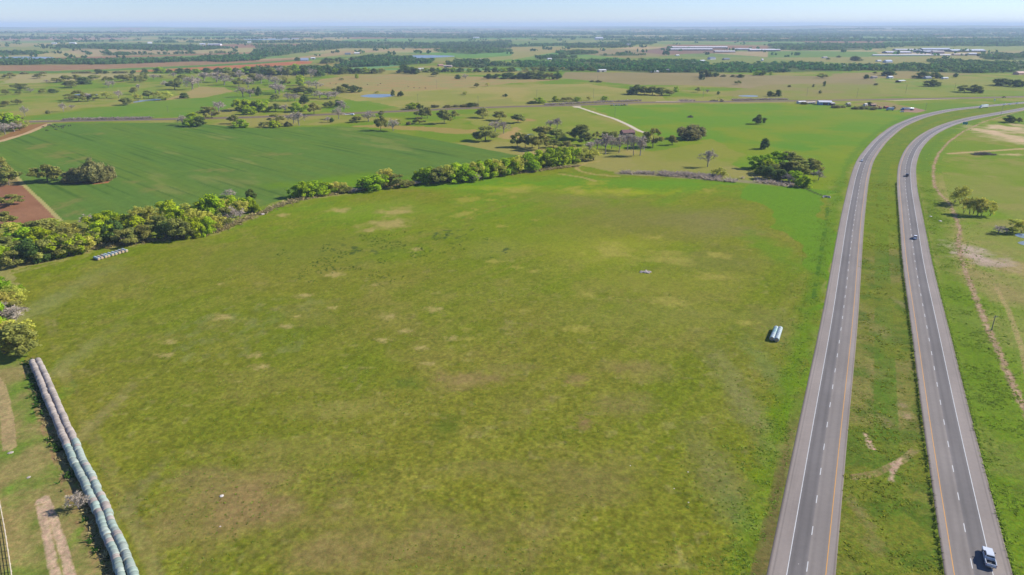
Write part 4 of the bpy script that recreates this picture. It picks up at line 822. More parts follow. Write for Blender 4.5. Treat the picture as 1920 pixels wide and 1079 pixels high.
def place_trees():
    used = {}
    order = sorted(range(len(TREES)), key=lambda i: -TREES[i][6])
    for n, i in enumerate(order):
        kind, x, y, h, w, px, py, group = TREES[i]
        pk = 'round' if kind == 'bush' else kind
        nm = 'bush' if kind == 'bush' else KIND[pk][4]
        trunk, crown, farm = PROTO[pk][rnd.randrange(len(PROTO[pk]))]
        best = min(LAND, key=lambda l: math.hypot((l[1] - px), (l[2] - py) * 3.2))
        bx, by = gp(best[1], best[2]); dx = px - best[1]; dy = py - best[2]
        rel = 'beyond' if -dy * 4 > abs(dx) else 'this side of' if dy * 4 > abs(dx) else 'beside'
        if rel == 'beside': rel = 'on the highway side of' if dx > 0 and px < 1600 else 'west of' if dx < 0 else 'east of'
        size = 'tall ' if h > 11 else 'small ' if h < 5 else ''
        look = size + ADJ[kind]; key = (look, rel, best[0])
        used.setdefault(key, []).append((math.hypot(dx, dy * 4), i))
        rz = rnd.uniform(0, 6.28)
        if h * ppm(py) > 11:
            root = empty(nm, (x, y, 0), rz, (w, w, h))
            link('trunk', trunk, root); link('crown', crown, root)
        else: root = link(nm, farm, None, (x, y, 0), rz, (w, w, h))
        tag(root, '?', 'bush' if kind in ('bush', 'round') else 'tree', group)
        objs[i] = root
    for (look, rel, lm), lst in used.items():
        lst.sort()
        for k, (_, i) in enumerate(lst):
            objs[i]['label'] = f'{look} {rel} {lm}' + ('' if len(lst) == 1 else f', {ordinal(k + 1)} out')
objs = {}
place_trees()

# ------------------------------------------------------------------ far woods and ground cover nobody could count
def woodland(name, pts, dens, hmin, hmax, seed, mats, leaves=26, maxn=4000):
    rg = np.random.default_rng(seed); g = np.array(pts); lo, hi = g.min(0), g.max(0)
    # keep the density even in what one sees: fewer, wider crowns farther away
    area = (hi - lo).prod(); n = int(min(maxn * 6, area * dens * 1.25)); P = rg.uniform(lo, hi, (n, 2))
    P = P[inpoly(P, g, 40, seed, 110)]; P = P[fbm(P[:, 0] / 120, P[:, 1] / 120, seed, 3) + rg.uniform(-.1, .1, len(P)) > .43][:maxn]
    groups = [[] for _ in mats]; tints = [[] for _ in mats]
    for k, m in enumerate(mats):
        Q = P[k::len(mats)]; m_ = len(Q)
        if not m_: continue
        h = rg.uniform(hmin * .7, hmax * 1.15, m_); r = h * rg.uniform(.5, .8, m_); tb = rg.uniform(.7, 1.3, m_)
        d = rg.normal(size=(m_, leaves, 3)); d /= np.linalg.norm(d, axis=2)[..., None]; rr = rg.uniform(.5, 1, (m_, leaves)) ** .5
        c = np.stack([Q[:, 0], Q[:, 1], h * .55], 1)
        p = c[:, None] + d * rr[..., None] * np.stack([r, r, h * .5], 1)[:, None]
        p = p.reshape(-1, 3); nn = d.reshape(-1, 3) + rg.normal(size=(m_ * leaves, 3)) * .5; nn[:, 2] += .3; nn /= np.linalg.norm(nn, axis=1)[:, None]
        a = np.cross(nn, rg.normal(size=nn.shape)); a /= np.linalg.norm(a, axis=1)[:, None]; b = np.cross(nn, a)
        s = (np.repeat(h, leaves) * .17 * rg.uniform(.6, 1.4, m_ * leaves))[:, None]
        q = np.stack([p - a * s - b * s * .7, p + a * s - b * s, p + a * s + b * s * .8, p - a * s * .8 + b * s], 1).reshape(-1, 3)
        groups[k] = q; tints[k] = np.repeat(np.repeat(tb, leaves) * rg.uniform(.8, 1.2, m_ * leaves), 4)
    V = np.vstack([q for q in groups if len(q)]); Tn = np.concatenate([t for t in tints if len(t)])
    me = np_mesh(name, V, np.arange(len(V)).reshape(-1, 4), M[mats[0]], tint=Tn)
    for m in mats[1:]: me.materials.append(M[m])
    mi = np.concatenate([np.full(len(q) // 4, k, np.int32) for k, q in enumerate(groups) if len(q)]); me.polygons.foreach_set('material_index', mi)
    o = link(name, me); tag(o, kind='stuff'); return o
def density(pts):
    d = np.median(np.hypot(*np.array(pts).T)); return 1 / (9.0 * max(1.0, d / 1700)) ** 2 * 1.6, max(1.0, d / 2300)
for i, wp in enumerate(WOODS):
    g = G(wp); dn, k = density(g); woodland('woodland', g, dn, 5 * (1 + (k - 1) * .1), 8.5 * (1 + (k - 1) * .16), 100 + i, ['wood_dark', 'wood_olive', 'wood_dark', 'wood_green', 'wood_olive'], 26, 2600)
def far_woods():
    """the woods and hedges of the far plain, 3 to 15 km out"""
    rg = np.random.default_rng(5); n = 60000
    r = 2700 * (15000 / 2700) ** rg.uniform(0, 1, n); az = np.radians(rg.uniform(-48, 48, n))
    x, y = r * np.sin(az), r * np.cos(az)
    wd = fbm(x / 1500 + 40, y / 480, 21, 4); p = np.clip((wd - 0.575 + 0.05 * np.clip((r - 4500) / 5000, 0, 1) + 0.10 * np.clip(x / r, -.6, .6)) * 22, 0, 1) * np.clip((r - 4500) / 700, 0, 1) + .012
    keep = rg.uniform(size=n) < p; x, y, r = x[keep], y[keep], r[keep]; n = len(x); L = 7
    h = rg.uniform(6, 12, n) * (1 + r / 16000); w = h * rg.uniform(.8, 1.6, n) * (1 + r / 7000); z = hill(x, y)
    d = rg.normal(size=(n, L, 3)); d /= np.linalg.norm(d, axis=2)[..., None]
    q = (np.stack([x, y, z + h * .5], 1)[:, None] + d * np.stack([w, w, h * .45], 1)[:, None] * .7).reshape(-1, 3)
    nn = d.reshape(-1, 3) + rg.normal(size=(n * L, 3)) * .4; nn /= np.linalg.norm(nn, axis=1)[:, None]
    a = np.cross(nn, rg.normal(size=nn.shape)); a /= np.linalg.norm(a, axis=1)[:, None]; b = np.cross(nn, a)
    s = np.repeat(h * .42, L)[:, None]
    V = np.stack([q - a * s - b * s, q + a * s - b * s * .8, q + a * s * .8 + b * s, q - a * s + b * s], 1).reshape(-1, 3)
    me = np_mesh('far_woodland', V, np.arange(len(V)).reshape(-1, 4), M['wood_dark'], tint=np.repeat(np.repeat(rg.uniform(.7, 1.3, n), L), 4))
    tag(link('far_woodland', me), kind='stuff')
far_woods()

def tufts(name, P, hts, wid, mat, seed, blades=5, spread=.5, tint=(.75, 1.3), lean_=1.1):
    rg = np.random.default_rng(seed); n = len(P)
    base = np.repeat(np.column_stack([P, np.zeros(n)]), blades, 0); m = n * blades
    hh = np.repeat(hts, blades) * rg.uniform(.6, 1.2, m); ww = np.repeat(wid, blades)
    a = rg.uniform(0, 6.28, m); o = np.column_stack([np.cos(a), np.sin(a), np.zeros(m)])
    base = base + o * (ww * spread * rg.uniform(0, 1, m))[:, None]
    a2 = rg.uniform(0, 6.28, m); s = np.column_stack([np.cos(a2), np.sin(a2), np.zeros(m)]) * (ww * .30)[:, None]
    lean = np.column_stack([rg.normal(size=m), rg.normal(size=m), np.zeros(m)]) * (hh * lean_)[:, None]
    topc = base + lean; topc[:, 2] += hh
    V = np.stack([base - s, base + s, topc + s * .6, topc - s * .6], 1).reshape(-1, 3)
    me = np_mesh(name, V, np.arange(len(V)).reshape(-1, 4), M[mat], tint=np.repeat(np.repeat(rg.uniform(*tint, n), blades), 4))
    tag(link(name, me), kind='stuff')
M['weed'] = leaf('weed_leaves', A3((124, 140, 50), 2.0), .5); M['weedy'] = leaf('yellow_weeds', A3((156, 160, 52), 1.4), .45); M['drystalk'] = leaf('dry_stalks', A3((176, 160, 112), 1.3), .4, .01); M['reed'] = leaf('pale_reeds', A3((190, 176, 156), 1.25), .45, .005)
M['brush'] = leaf('grey_brush', A3((160, 146, 134), 1.4), .4, .005); M['darkweed'] = leaf('dark_weeds', A3((84, 112, 44), 1.2), .4)
def scatter_line(pts, n, half, seed, yfun=None):
    rg = np.random.default_rng(seed); q = smooth_line(pts, 1.0, 0.1); t, nr = normals2(q)
    i = rg.integers(0, len(q), n); return q[i] + nr[i] * (rg.normal(size=n) * half)[:, None]
def weeds():
    rg = np.random.default_rng(3)
    # between the carriageways and on both verges, thicker near the camera
    q = roadA; t, nr = normals2(q); m = np.hypot(q[:, 0], q[:, 1]) < 560
    q, nr = q[m], nr[m]; n = 15000
    i = (rg.uniform(0, 1, n) ** 1.35 * len(q)).astype(int)
    P = q[i] + nr[i] * rg.uniform(6.6, 36, n)[:, None] + t[:len(q)][i] * rg.uniform(-2, 2, n)[:, None]
    oB, _, dB = frame_of(roadB, P); P = P[oB < -6.6]
    k = fbm(P[:, 0] / 7, P[:, 1] / 7, 91, 3) + rg.uniform(-.12, .12, len(P)); P = P[k > .53]
    tufts('verge_weeds', P, rg.uniform(.05, .16, len(P)), rg.uniform(.25, .8, len(P)), 'weed', 31, 5, .6, (.7, 1.3), 2.2)
    P2 = P[::5] + rg.normal(size=P[::5].shape) * .8; tufts('yellow_verge_weeds', P2, rg.uniform(.1, .3, len(P2)), rg.uniform(.3, .8, len(P2)), 'weedy', 32)
    n = 9000; i = (rg.uniform(0, 1, n) ** 1.3 * len(q)).astype(int); P = q[i] - nr[i] * (6.7 + rg.gamma(2.0, 3.2, n))[:, None] + t[:len(q)][i] * rg.uniform(-2, 2, n)[:, None]
    k = fbm(P[:, 0] / 6, P[:, 1] / 6, 92, 3) + rg.uniform(-.12, .12, len(P)); P = P[k > .54]; tufts('ditch_weeds', P, rg.uniform(.05, .15, len(P)), rg.uniform(.25, .7, len(P)), 'weed', 33, 5, .6, (.7, 1.3), 2.2)
    q = roadB; t, nr = normals2(q); m = np.hypot(q[:, 0], q[:, 1]) < 560; q, nr = q[m], nr[m]
    n = 12000; i = (rg.uniform(0, 1, n) ** 1.2 * len(q)).astype(int); P = q[i] + nr[i] * (6.7 + rg.gamma(2.2, 4.5, n))[:, None] + t[:len(q)][i] * rg.uniform(-2, 2, n)[:, None]
    k = fbm(P[:, 0] / 8, P[:, 1] / 8, 93, 3) + rg.uniform(-.12, .12, len(P)); P = P[k > .53]; tufts('roadside_weeds', P, rg.uniform(.05, .18, len(P)), rg.uniform(.3, .9, len(P)), 'weed', 34, 5, .6, (.7, 1.3), 2.2)
    i = rg.integers(0, len(q), 5200); P = q[i] + nr[i] * (6.65 + np.abs(rg.normal(size=5200)) * .28)[:, None] + t[:len(q)][i] * rg.uniform(-2, 2, 5200)[:, None]; P = P[::2]; tufts('edge_grass', P, rg.uniform(.12, .4, 2600), rg.uniform(.25, .5, 2600), 'weed', 35)
    i = rg.integers(0, len(q), 1800); P = q[i] - nr[i] * (6.65 + np.abs(rg.normal(size=1800)) * .3)[:, None] + t[:len(q)][i] * rg.uniform(-2, 2, 1800)[:, None]; tufts('median_edge_grass', P, rg.uniform(.15, .4, 1800), rg.uniform(.3, .5, 1800), 'darkweed', 36)
    # the hay field: sparse low weeds
    hay = np.array(G([(60, 700), (45, 560), (180, 475), (480, 405), (900, 338), (1400, 350), (1540, 380), (1490, 760), (1390, 1079), (250, 1079), (120, 800)]))
    P = rg.uniform(hay.min(0), hay.max(0), (42000, 2)); P = P[inpoly(P, hay)]; k = fbm(P[:, 0] / 16, P[:, 1] / 16, 94, 4) + .12 * fbm(P[:, 0] / 60, P[:, 1] / 60, 97, 2); P = P[(k > .60) & (np.hypot(P[:, 0], P[:, 1]) < 330)]
    tufts('field_weeds', P, rg.uniform(.05, .15, len(P)), rg.uniform(.2, .6, len(P)), 'weed', 37)
    d = np.array(G([(470, 520), (520, 470), (640, 440), (900, 430), (960, 470), (860, 520), (700, 540), (560, 545)])); P = rg.uniform(d.min(0), d.max(0), (9000, 2)); P = P[inpoly(P, d)]; k = fbm(P[:, 0] / 6, P[:, 1] / 12, 95, 3); P = P[k > .62][::2]
    tufts('dark_field_weeds', P, rg.uniform(.1, .25, len(P)), rg.uniform(.3, .7, len(P)), 'darkweed', 38)
    # dead stalks and weeds on the old fence line beside the bale rows
    ln = G([(55, 676), (72, 730), (92, 790), (118, 850), (138, 905), (160, 960), (188, 1020), (208, 1079), (214, 1100)])
    P = scatter_line(ln, 520, .6, 39); k = fbm(P[:, 0] / 4, P[:, 1] / 4, 96, 2); P = P[k > .38]; tufts('dead_weeds', P, rg.uniform(.2, .7, len(P)), rg.uniform(.3, .7, len(P)), 'drystalk', 40)
    P = scatter_line(ln, 800, 1.1, 41); P = P[fbm(P[:, 0] / 5, P[:, 1] / 5, 98, 2) > .52]; tufts('fence_line_weeds', P, rg.uniform(.3, .8, len(P)), rg.uniform(.5, 1.1, len(P)), 'darkweed', 42)
    # reed bed
    P = np.vstack([scatter_line(G([(1168, 325), (1215, 326), (1255, 329)]), 520, 2.0, 43), scatter_line(G([(1250, 329), (1300, 333), (1345, 338), (1380, 341)]), 560, 2.6, 44), scatter_line(G([(1395, 334), (1430, 341), (1470, 347), (1500, 352)]), 520, 2.4, 45)])
    P = P[fbm(P[:, 0] / 5, P[:, 1] / 5, 90, 3) > .47]
    tufts('reeds', P, rg.uniform(.7, 2.0, len(P)), rg.uniform(.5, 1.0, len(P)), 'reed', 46, 4)
    P = scatter_line(G([(1240, 327), (1290, 330), (1350, 335)]), 300, 2.0, 47); tufts('reed_brush', P, rg.uniform(1.0, 2.5, len(P)), rg.uniform(.8, 1.6, len(P)), 'brush', 48)
    P = scatter_line(G([(780, 342), (880, 337), (960, 327), (1040, 317), (1085, 312)]), 700, 1.6, 58); P2 = scatter_line(G([(180, 466), (300, 450), (400, 438), (470, 408), (560, 374), (680, 357), (780, 344)]), 900, 2.0, 59)
    P = np.vstack([P, P2]); tufts('hedge_foot_grass', P, rg.uniform(.5, 1.4, len(P)), rg.uniform(.6, 1.6, len(P)), 'drystalk', 60)
    # grey winter brush along the county road
    for s, ln, n in ((49, [(120, 225.6), (200, 224.2), (285, 222.6)], 500), (50, [(1022, 197.5), (1100, 194.0), (1200, 190.0)], 700), (51, [(1375, 189.2), (1410, 188.4), (1442, 188.0)], 420), (52, [(1275, 190.2), (1300, 189.6)], 90), (57, [(1440, 188.0), (1475, 187.6)], 200)):
        n = int(n * .7); P = scatter_line(G(ln), n, 3.2, s); tufts('roadside_brush', P, rg.uniform(.9, 2.4, n), rg.uniform(.9, 2.0, n), 'brush', s + 50, 4)
    # rubble and stones along the dirt creek
    P = scatter_line(G(CREEK), 1500, 1.0, 53); P = P[np.hypot(P[:, 0], P[:, 1]) < 420]; tufts('creek_stones', P, rg.uniform(.05, .2, len(P)), rg.uniform(.3, .7, len(P)), 'drystalk', 54, 3)
    P = scatter_line(G(CREEK), 420, 3.2, 55); P = P[fbm(P[:, 0] / 9, P[:, 1] / 9, 99, 2) > .5]; tufts('creek_weeds', P, rg.uniform(.15, .4, len(P)), rg.uniform(.5, 1.0, len(P)), 'weed', 56)
weeds()
#__PART3__
# ------------------------------------------------------------------ hay bales
M['net_grey'] = solid('weathered_net_wrap', (0.29, 0.25, 0.215), .85, var=.3, scale=1.1); M['net_pink'] = solid('sun_bleached_net_wrap', (0.30, 0.255, 0.215), .85, var=.3, scale=1.1)
M['net_teal'] = solid('green_net_wrap', (0.225, 0.28, 0.235), .7, var=.3, scale=1.0); M['net_mist'] = solid('pale_green_net_wrap', (0.26, 0.30, 0.255), .7, var=.3, scale=1.0)
M['film'] = solid('silvery_film', (0.33, 0.39, 0.385), .4, var=.18, scale=.9); M['film_teal'] = solid('teal_film', (0.22, 0.34, 0.32), .4, var=.2, scale=.9)
M['hay'] = solid('cut_hay', (0.40, 0.29, 0.17), .95, var=.3, scale=4.0)
def stripes(m):
    nt = m.node_tree; b = next(n for n in nt.nodes if n.type == 'BSDF_PRINCIPLED'); src = b.inputs['Base Color'].links[0].from_socket
    tc = N(nt, 'ShaderNodeTexCoord'); mp = N(nt, 'ShaderNodeMapping'); mp.inputs['Scale'].default_value = (.25, 5.5, .25); nt.links.new(tc.outputs['Object'], mp.inputs[0])
    oi = N(nt, 'ShaderNodeObjectInfo'); nt.links.new(vmul(nt, oi.outputs['Location'], .37), mp.inputs['Location'])
    f = math_n(nt, 'MULTIPLY_ADD', noise(nt, 1.0, 3, mp.outputs[0]), 1.3, .35); g = math_n(nt, 'MULTIPLY_ADD', oi.outputs['Random'], .4, .8)
    nt.links.new(vmul(nt, src, math_n(nt, 'MULTIPLY', f, g)), b.inputs['Base Color'])
for k in ('net_grey', 'net_pink', 'net_teal', 'net_mist'): stripes(M[k])
def bale_meshes(r, L, seed, wrap):
    rg = random.Random(seed); n = 20; mb = MB(); rings = []
    prof = [(-L / 2, .80), (-L / 2 + .05, .91)] + [(-L / 2 + .14 + k * (L - .28) / 7, 1.0 + rg.uniform(-.035, .035)) for k in range(8)] + [(L / 2 - .05, .91), (L / 2, .80)]
    sag = rg.uniform(.95, .985)
    for yy, f in prof:
        rings.append([(r * f * math.cos(2 * math.pi * i / n) * (1 + .012 * math.sin(3 * i + seed)), yy, r * f * sag * math.sin(2 * math.pi * i / n)) for i in range(n)])
    mb.v = [p for rr in rings for p in rr]; mb.t = [1] * len(mb.v)
    mb.f = [(k * n + i, k * n + (i + 1) % n, (k + 1) * n + (i + 1) % n, (k + 1) * n + i) for k in range(len(rings) - 1) for i in range(n)]
    w = mb.mesh('net_wrap', M[wrap], True)
    ends = []
    for s, ring in ((-1, rings[0]), (1, rings[-1])):
        e = MB(); e.v = list(ring) + [(x * .55, y + s * .035, z * .55) for x, y, z in ring] + [(0, ring[0][1] + s * .05, 0)]; e.t = [1] * len(e.v)
        f = [(i, n + i, n + (i + 1) % n, (i + 1) % n) for i in range(n)] + [(n + i, 2 * n, n + (i + 1) % n) for i in range(n)]
        e.f = f if s > 0 else [tuple(reversed(q)) for q in f]
        ends.append(e.mesh('hay_end', M['hay']))
    return w, ends
BALE = {}
def bale(x, y, z, rz, r, L, wrap, label, group):
    k = (r, L, wrap, rnd.randrange(3))
    if k not in BALE: BALE[k] = bale_meshes(r, L, len(BALE) * 7 + 1, wrap)
    w, ends = BALE[k]
    o = empty('hay_bale', (x, y, z), rz); link('net_wrap', w, o)
    for e in ends: link('hay_end', e, o)
    tag(o, label, 'hay bale', group)
rowL = [(59.5, 676.7), (76, 714), (85.4, 741.6), (101, 775), (114, 808), (129, 842), (139, 868), (156, 898.5), (172.6, 937), (189, 969.5), (193, 990), (206, 1016), (219, 1050.7), (225, 1075), (231, 1100)]
rowR = [(70.6, 674), (86.4, 708), (97.5, 734), (110.5, 764), (123.4, 793.5), (138, 823), (147.5, 845.4), (156.4, 868), (172.6, 894.5), (184.8, 925), (201, 955), (208, 981.7), (221, 1006), (233.4, 1034.4), (245.6, 1067), (257, 1098)]
for row, side in ((rowL, 'west'), (rowR, 'east')):
    R_b = 0.98
    q = smooth_line([gp(px, py, R_b * 1.3) for px, py in row], 0.2, 2.2); t, nr = normals2(q)
    Ls = np.r_[0, np.cumsum(np.hypot(*np.diff(q, axis=0).T))]; L = 1.55; k = 0; s = L / 2
    while s < Ls[-1]:
        i = min(int(np.searchsorted(Ls, s)), len(q) - 1); py_ = 540
        d = q[i]; sH = (ST * d[1] + CT * (H)) ; depth = d[1] * CT + (H) * ST
        py_ = 540 + F * ((H - R_b) * CT - d[1] * ST) / depth
        if side == 'west': lim = 838
        else: lim = 828
        old = py_ < lim
        wrap = rnd.choice(['net_grey', 'net_pink', 'net_pink']) if old else rnd.choice(['net_teal', 'net_mist', 'net_mist', 'net_mist', 'net_teal', 'net_grey'])
        word = {'net_grey': 'weathered grey', 'net_pink': 'sun bleached tan', 'net_teal': 'green net wrapped', 'net_mist': 'pale green wrapped'}[wrap]
        gap = 1.0 if abs(py_ - lim) > 3 else 1.06
        yaw = math.atan2(-t[i][0], t[i][1]) + rnd.uniform(-.035, .035)
        off = rnd.uniform(-.10, .10)
        bale(q[i][0] + nr[i][0] * off, q[i][1] + nr[i][1] * off, R_b * .97, yaw, R_b * rnd.choice([.93, .97, 1.0, 1.03, 1.06]), L, wrap,
             f'{word} round hay bale in the {side} row, {ordinal(k + 1)} from its far end', 'bales in the long double row')
        s += L * gap * 1.015; k += 1
# block of bales by the hedgerow: nine short rows of three
d3 = np.array(gp(196.7, 491.7)) - np.array(gp(180, 486)); d3 /= np.hypot(*d3)
a0, a1 = np.array(gp(181.5, 487.5)), np.array(gp(233.5, 472.5))
for i in range(9):
    c = a0 + (a1 - a0) * i / 8 + np.array([rnd.uniform(-.15, .15), rnd.uniform(-.15, .15)])
    for j in range(3):
        p = c + d3 * (j - 1) * 1.5
        bale(p[0], p[1], .71, math.atan2(-d3[0], d3[1]) + rnd.uniform(-.03, .03), .72, 1.46, rnd.choice(['film', 'net_mist', 'film', 'net_grey']),
             f'{["back", "middle", "tan ended front"][j]} hay bale in the {ordinal(i + 1)} short row from the west by the hedgerow', 'block of bales by the hedgerow')
for (p0, p1), nm in ((((1455.6, 614.5), (1447.2, 635.5)), 'western'), (((1463.3, 615.5), (1456.2, 637.5)), 'eastern')):
    p0, p1 = np.array(gp(*p0, 1.0)), np.array(gp(*p1, 1.0)); n = 7
    for i in range(n):
        p = p0 + (p1 - p0) * (i + .5) / n; d = (p1 - p0) / np.hypot(*(p1 - p0)); L = np.hypot(*(p1 - p0)) / n
        bale(p[0], p[1], .84, math.atan2(-d[0], d[1]), .86, round(L * .995, 3), 'film_teal' if (nm == 'western' and i in (1, 2, 3)) else 'film',
             f'silvery film wrapped bale in the {nm} row beside the highway, {ordinal(i + 1)} from its far end', 'silvery bales beside the highway')

# ------------------------------------------------------------------ vehicles
def paint(name, c, rough=.32, metal=.0, coat=.5): M[name] = solid(name, c, rough, metal, .05, .5, coat)
paint('car_silver', (.52, .55, .58)); paint('car_white', (.72, .73, .74)); paint('car_black', (.02, .022, .026)); paint('car_dark', (.05, .06, .07)); paint('car_teal', (.10, .26, .27)); paint('car_red', (.42, .05, .03)); paint('car_blue', (.07, .20, .40)); paint('car_green', (.06, .12, .09))
paint('orange_paint', (.62, .15, .03), .5); paint('yellow_paint', (.55, .38, .10), .5)
M['glass'] = solid('tinted_glass', (.015, .02, .028), .08, var=.1); M['rubber'] = solid('rubber', (.02, .02, .02), .8); M['rim'] = solid('alloy', (.35, .35, .36), .4, .6); M['liner_and_shade'] = solid('bed_liner', (.022, .024, .028), .7)
M['chrome'] = solid('chrome', (.5, .5, .5), .25, .8); M['taillight'] = solid('tail_light', (.35, .02, .015), .3); M['lamp'] = solid('headlamp_glass', (.7, .72, .75), .2); M['steel'] = solid('dark_steel', (.08, .08, .085), .6, .4)
def wheels(root, spots, r, w, rims=True):
    for x, y in spots:
        mb = MB(); mb.tube((x - w / 2, y, r), (x + w / 2, y, r), r, r, 16); o = mb.build('wheel', M['rubber'], root)
        if rims:
            s = 1 if x > 0 else -1; m2 = MB(); m2.tube((x + s * w * .3, y, r), (x + s * (w / 2 + .012), y, r), r * .62, r * .56, 12); m2.build('rim', M['rim'], o)
def heading(road, px, py, away):
    p = np.array(gp(px, py)); i = int(np.argmin(((road - p) ** 2).sum(1))); t = normals2(road)[0][i] * (1 if away else -1)
    return p, math.atan2(-t[0], t[1])
ROADZ = .10
def pickup(px, py, road, away, mat, label, group=None, rims=True):
    p, yaw = heading(road, px, py, away); root = empty('pickup_truck', (p[0], p[1], ROADZ), yaw); tag(root, label, 'pickup truck', group)
    b = MB()
    b.prism([(-2.85, .42), (2.86, .42), (2.92, .62), (2.90, .98), (2.78, 1.14), (1.35, 1.24), (-.95, 1.24), (-.95, .72), (-2.85, .72)], -.98, .98, [.05, .06, .03, .02, .10, .07, .03, 0, 0])
    for s in (-1, 1): b.box(s * .98 - .11 * (s > 0), s * .98 + .11 * (s < 0), -2.85, -.952, .722, 1.27)
    b.box(-.868, .868, -1.03, -.953, .722, 1.26); b.build('body', M[mat], root)
    g = MB(); g.box(-.868, .868, -2.90, -2.80, .722, 1.24); tg = g.build('tailgate', M[mat], root)
    h = MB(); h.box(-.16, .16, -2.925, -2.902, 1.03, 1.11); h.build('handle', M['steel'], tg)
    f = MB(); f.box(-.866, .866, -2.798, -1.032, .724, .76); f.build('bed_liner', M['liner_and_shade'], root)
    c = MB(); c.prism([(-.93, 1.242), (1.36, 1.242), (.55, 1.84), (.30, 1.90), (-.62, 1.90), (-.80, 1.84)], -.93, .93, [0, 0, .20, .24, .24, .20]); c.build('cab', M[mat], root)
    w = MB(); w.add([(-.80, 1.275, 1.32), (.80, 1.275, 1.32), (.70, .60, 1.815), (-.70, .60, 1.815)], [(0, 1, 2, 3)]); w.build('windshield', M['glass'], root)
    w = MB(); w.add([(-.76, -.905, 1.34), (.76, -.905, 1.34), (.66, -.822, 1.80), (-.66, -.822, 1.80)], [(3, 2, 1, 0)]); w.build('rear_window', M['glass'], root)
    for s in (-1, 1):
        for y0, y1, a, bb in ((-.66, .16, -.64, .12), (.24, 1.10, .20, .46)):
            w = MB(); xx = s * .925; xt = s * .778; w.add([(xx, y0, 1.31), (xx, y1, 1.31), (xt, bb, 1.76), (xt, a, 1.76)], [(0, 1, 2, 3)] if s > 0 else [(3, 2, 1, 0)]); w.build('side_window', M['glass'], root)
        m = MB(); m.box(s * 1.0 - .02, s * 1.0 + .02 + s * .2 if s > 0 else s * 1.0 + .02, .98, 1.10, 1.28, 1.52) if s > 0 else m.box(-1.22, -.98, .98, 1.10, 1.28, 1.52); m.build('mirror', M['steel'], root)
        l = MB(); l.box(s * .98 - .12 if s > 0 else -.99, s * .99 if s > 0 else -.86, -2.875, -2.851, .82, 1.22); l.build('tail_light', M['taillight'], root)
        l = MB(); l.box(.58 if s > 0 else -.92, .92 if s > 0 else -.58, 2.895, 2.935, .84, 1.02); l.build('headlight', M['lamp'], root)
    u = MB(); u.box(-.95, .95, -3.02, -2.903, .50, .70); u.build('bumper', M['chrome'], root)
    u = MB(); u.box(-.55, .55, 2.90, 2.95, .66, 1.02); u.build('grille', M['steel'], root)
    wheels(root, [(-.86, -1.75), (.86, -1.75), (-.86, 1.85), (.86, 1.85)], .40, .27, rims); return root
def car(px, py, road, away, mat, label, suv=False, group=None, yaw=None, z=ROADZ):
    if yaw is None: p, yaw = heading(road, px, py, away)
    else: p = gp(px, py)
    root = empty('car', (p[0], p[1], z), yaw); tag(root, label, 'car', group)
    k = .22 if suv else 0; b = MB()
    b.prism([(-2.33, .32), (2.30, .32), (2.36, .60), (2.22, .80 + k * .6), (1.05, .95 + k), (-1.75, 1.0 + k), (-2.30, .92 + k)], -.91, .91, [.05, .06, .04, .12, .05, .04, .08]); b.build('body', M[mat], root)
    rear = -2.15 if suv else -1.85; g = MB(); g.prism([(rear, 1.002 + k), (1.02, .955 + k), (.30, 1.40 + k * 1.6), (rear + .55, 1.42 + k * 1.6)], -.84, .84, [0, 0, .17, .17]); g.build('window_glass', M['glass'], root)
    r = MB(); r.box(-.66, .66, rear + .60, .28, 1.425 + k * 1.6, 1.47 + k * 1.6, .06, .12); r.build('roof', M[mat], root)
    for s in (-1, 1):
        l = MB(); l.box(.52 if s > 0 else -.80, .80 if s > 0 else -.52, 2.27, 2.345, .62, .74); l.build('headlight', M['lamp'], root)
        l = MB(); l.box(.52 if s > 0 else -.82, .82 if s > 0 else -.52, -2.345, -2.29, .72, .86); l.build('tail_light', M['taillight'], root)
    wheels(root, [(-.80, -1.40), (.80, -1.40), (-.80, 1.42), (.80, 1.42)], .33, .22, False); return root
pickup(1852.5, 1051.5, roadB, True, 'car_silver', 'silver pickup truck with open dark bed driving near the shoulder line')
HW = 'vehicles on the highway'
pickup(1700.5, 331.5, roadB, True, 'car_black', 'black pickup truck rounding the highway curve', HW, False)
car(1715.5, 448.5, roadB, True, 'car_white', 'white car with dark windows alone on the eastern carriageway', True, HW)
car(1616, 303.5, roadA, False, 'car_silver', 'silver car coming round the western carriageway curve', False, HW)
for px, py, m, l in ((1883.5, 198.2, 'car_white', 'white car on the far highway, first behind the semi truck'), (1893.5, 197.2, 'car_white', 'white van on the far highway, second behind the semi truck'), (1907, 195.8, 'car_silver', 'pale car on the far highway, third behind the semi truck')):
    car(px, py, roadA, False, m, l, True, HW)
pickup(1882, 184, county, True, 'car_black', 'dark pickup on the county road beyond the highway', HW, False)
def trailer_box(root, y0, y1, mat):
    b = MB(); b.box(-1.28, 1.28, y0, y1, 1.15, 4.05); b.build('trailer', M[mat], root)
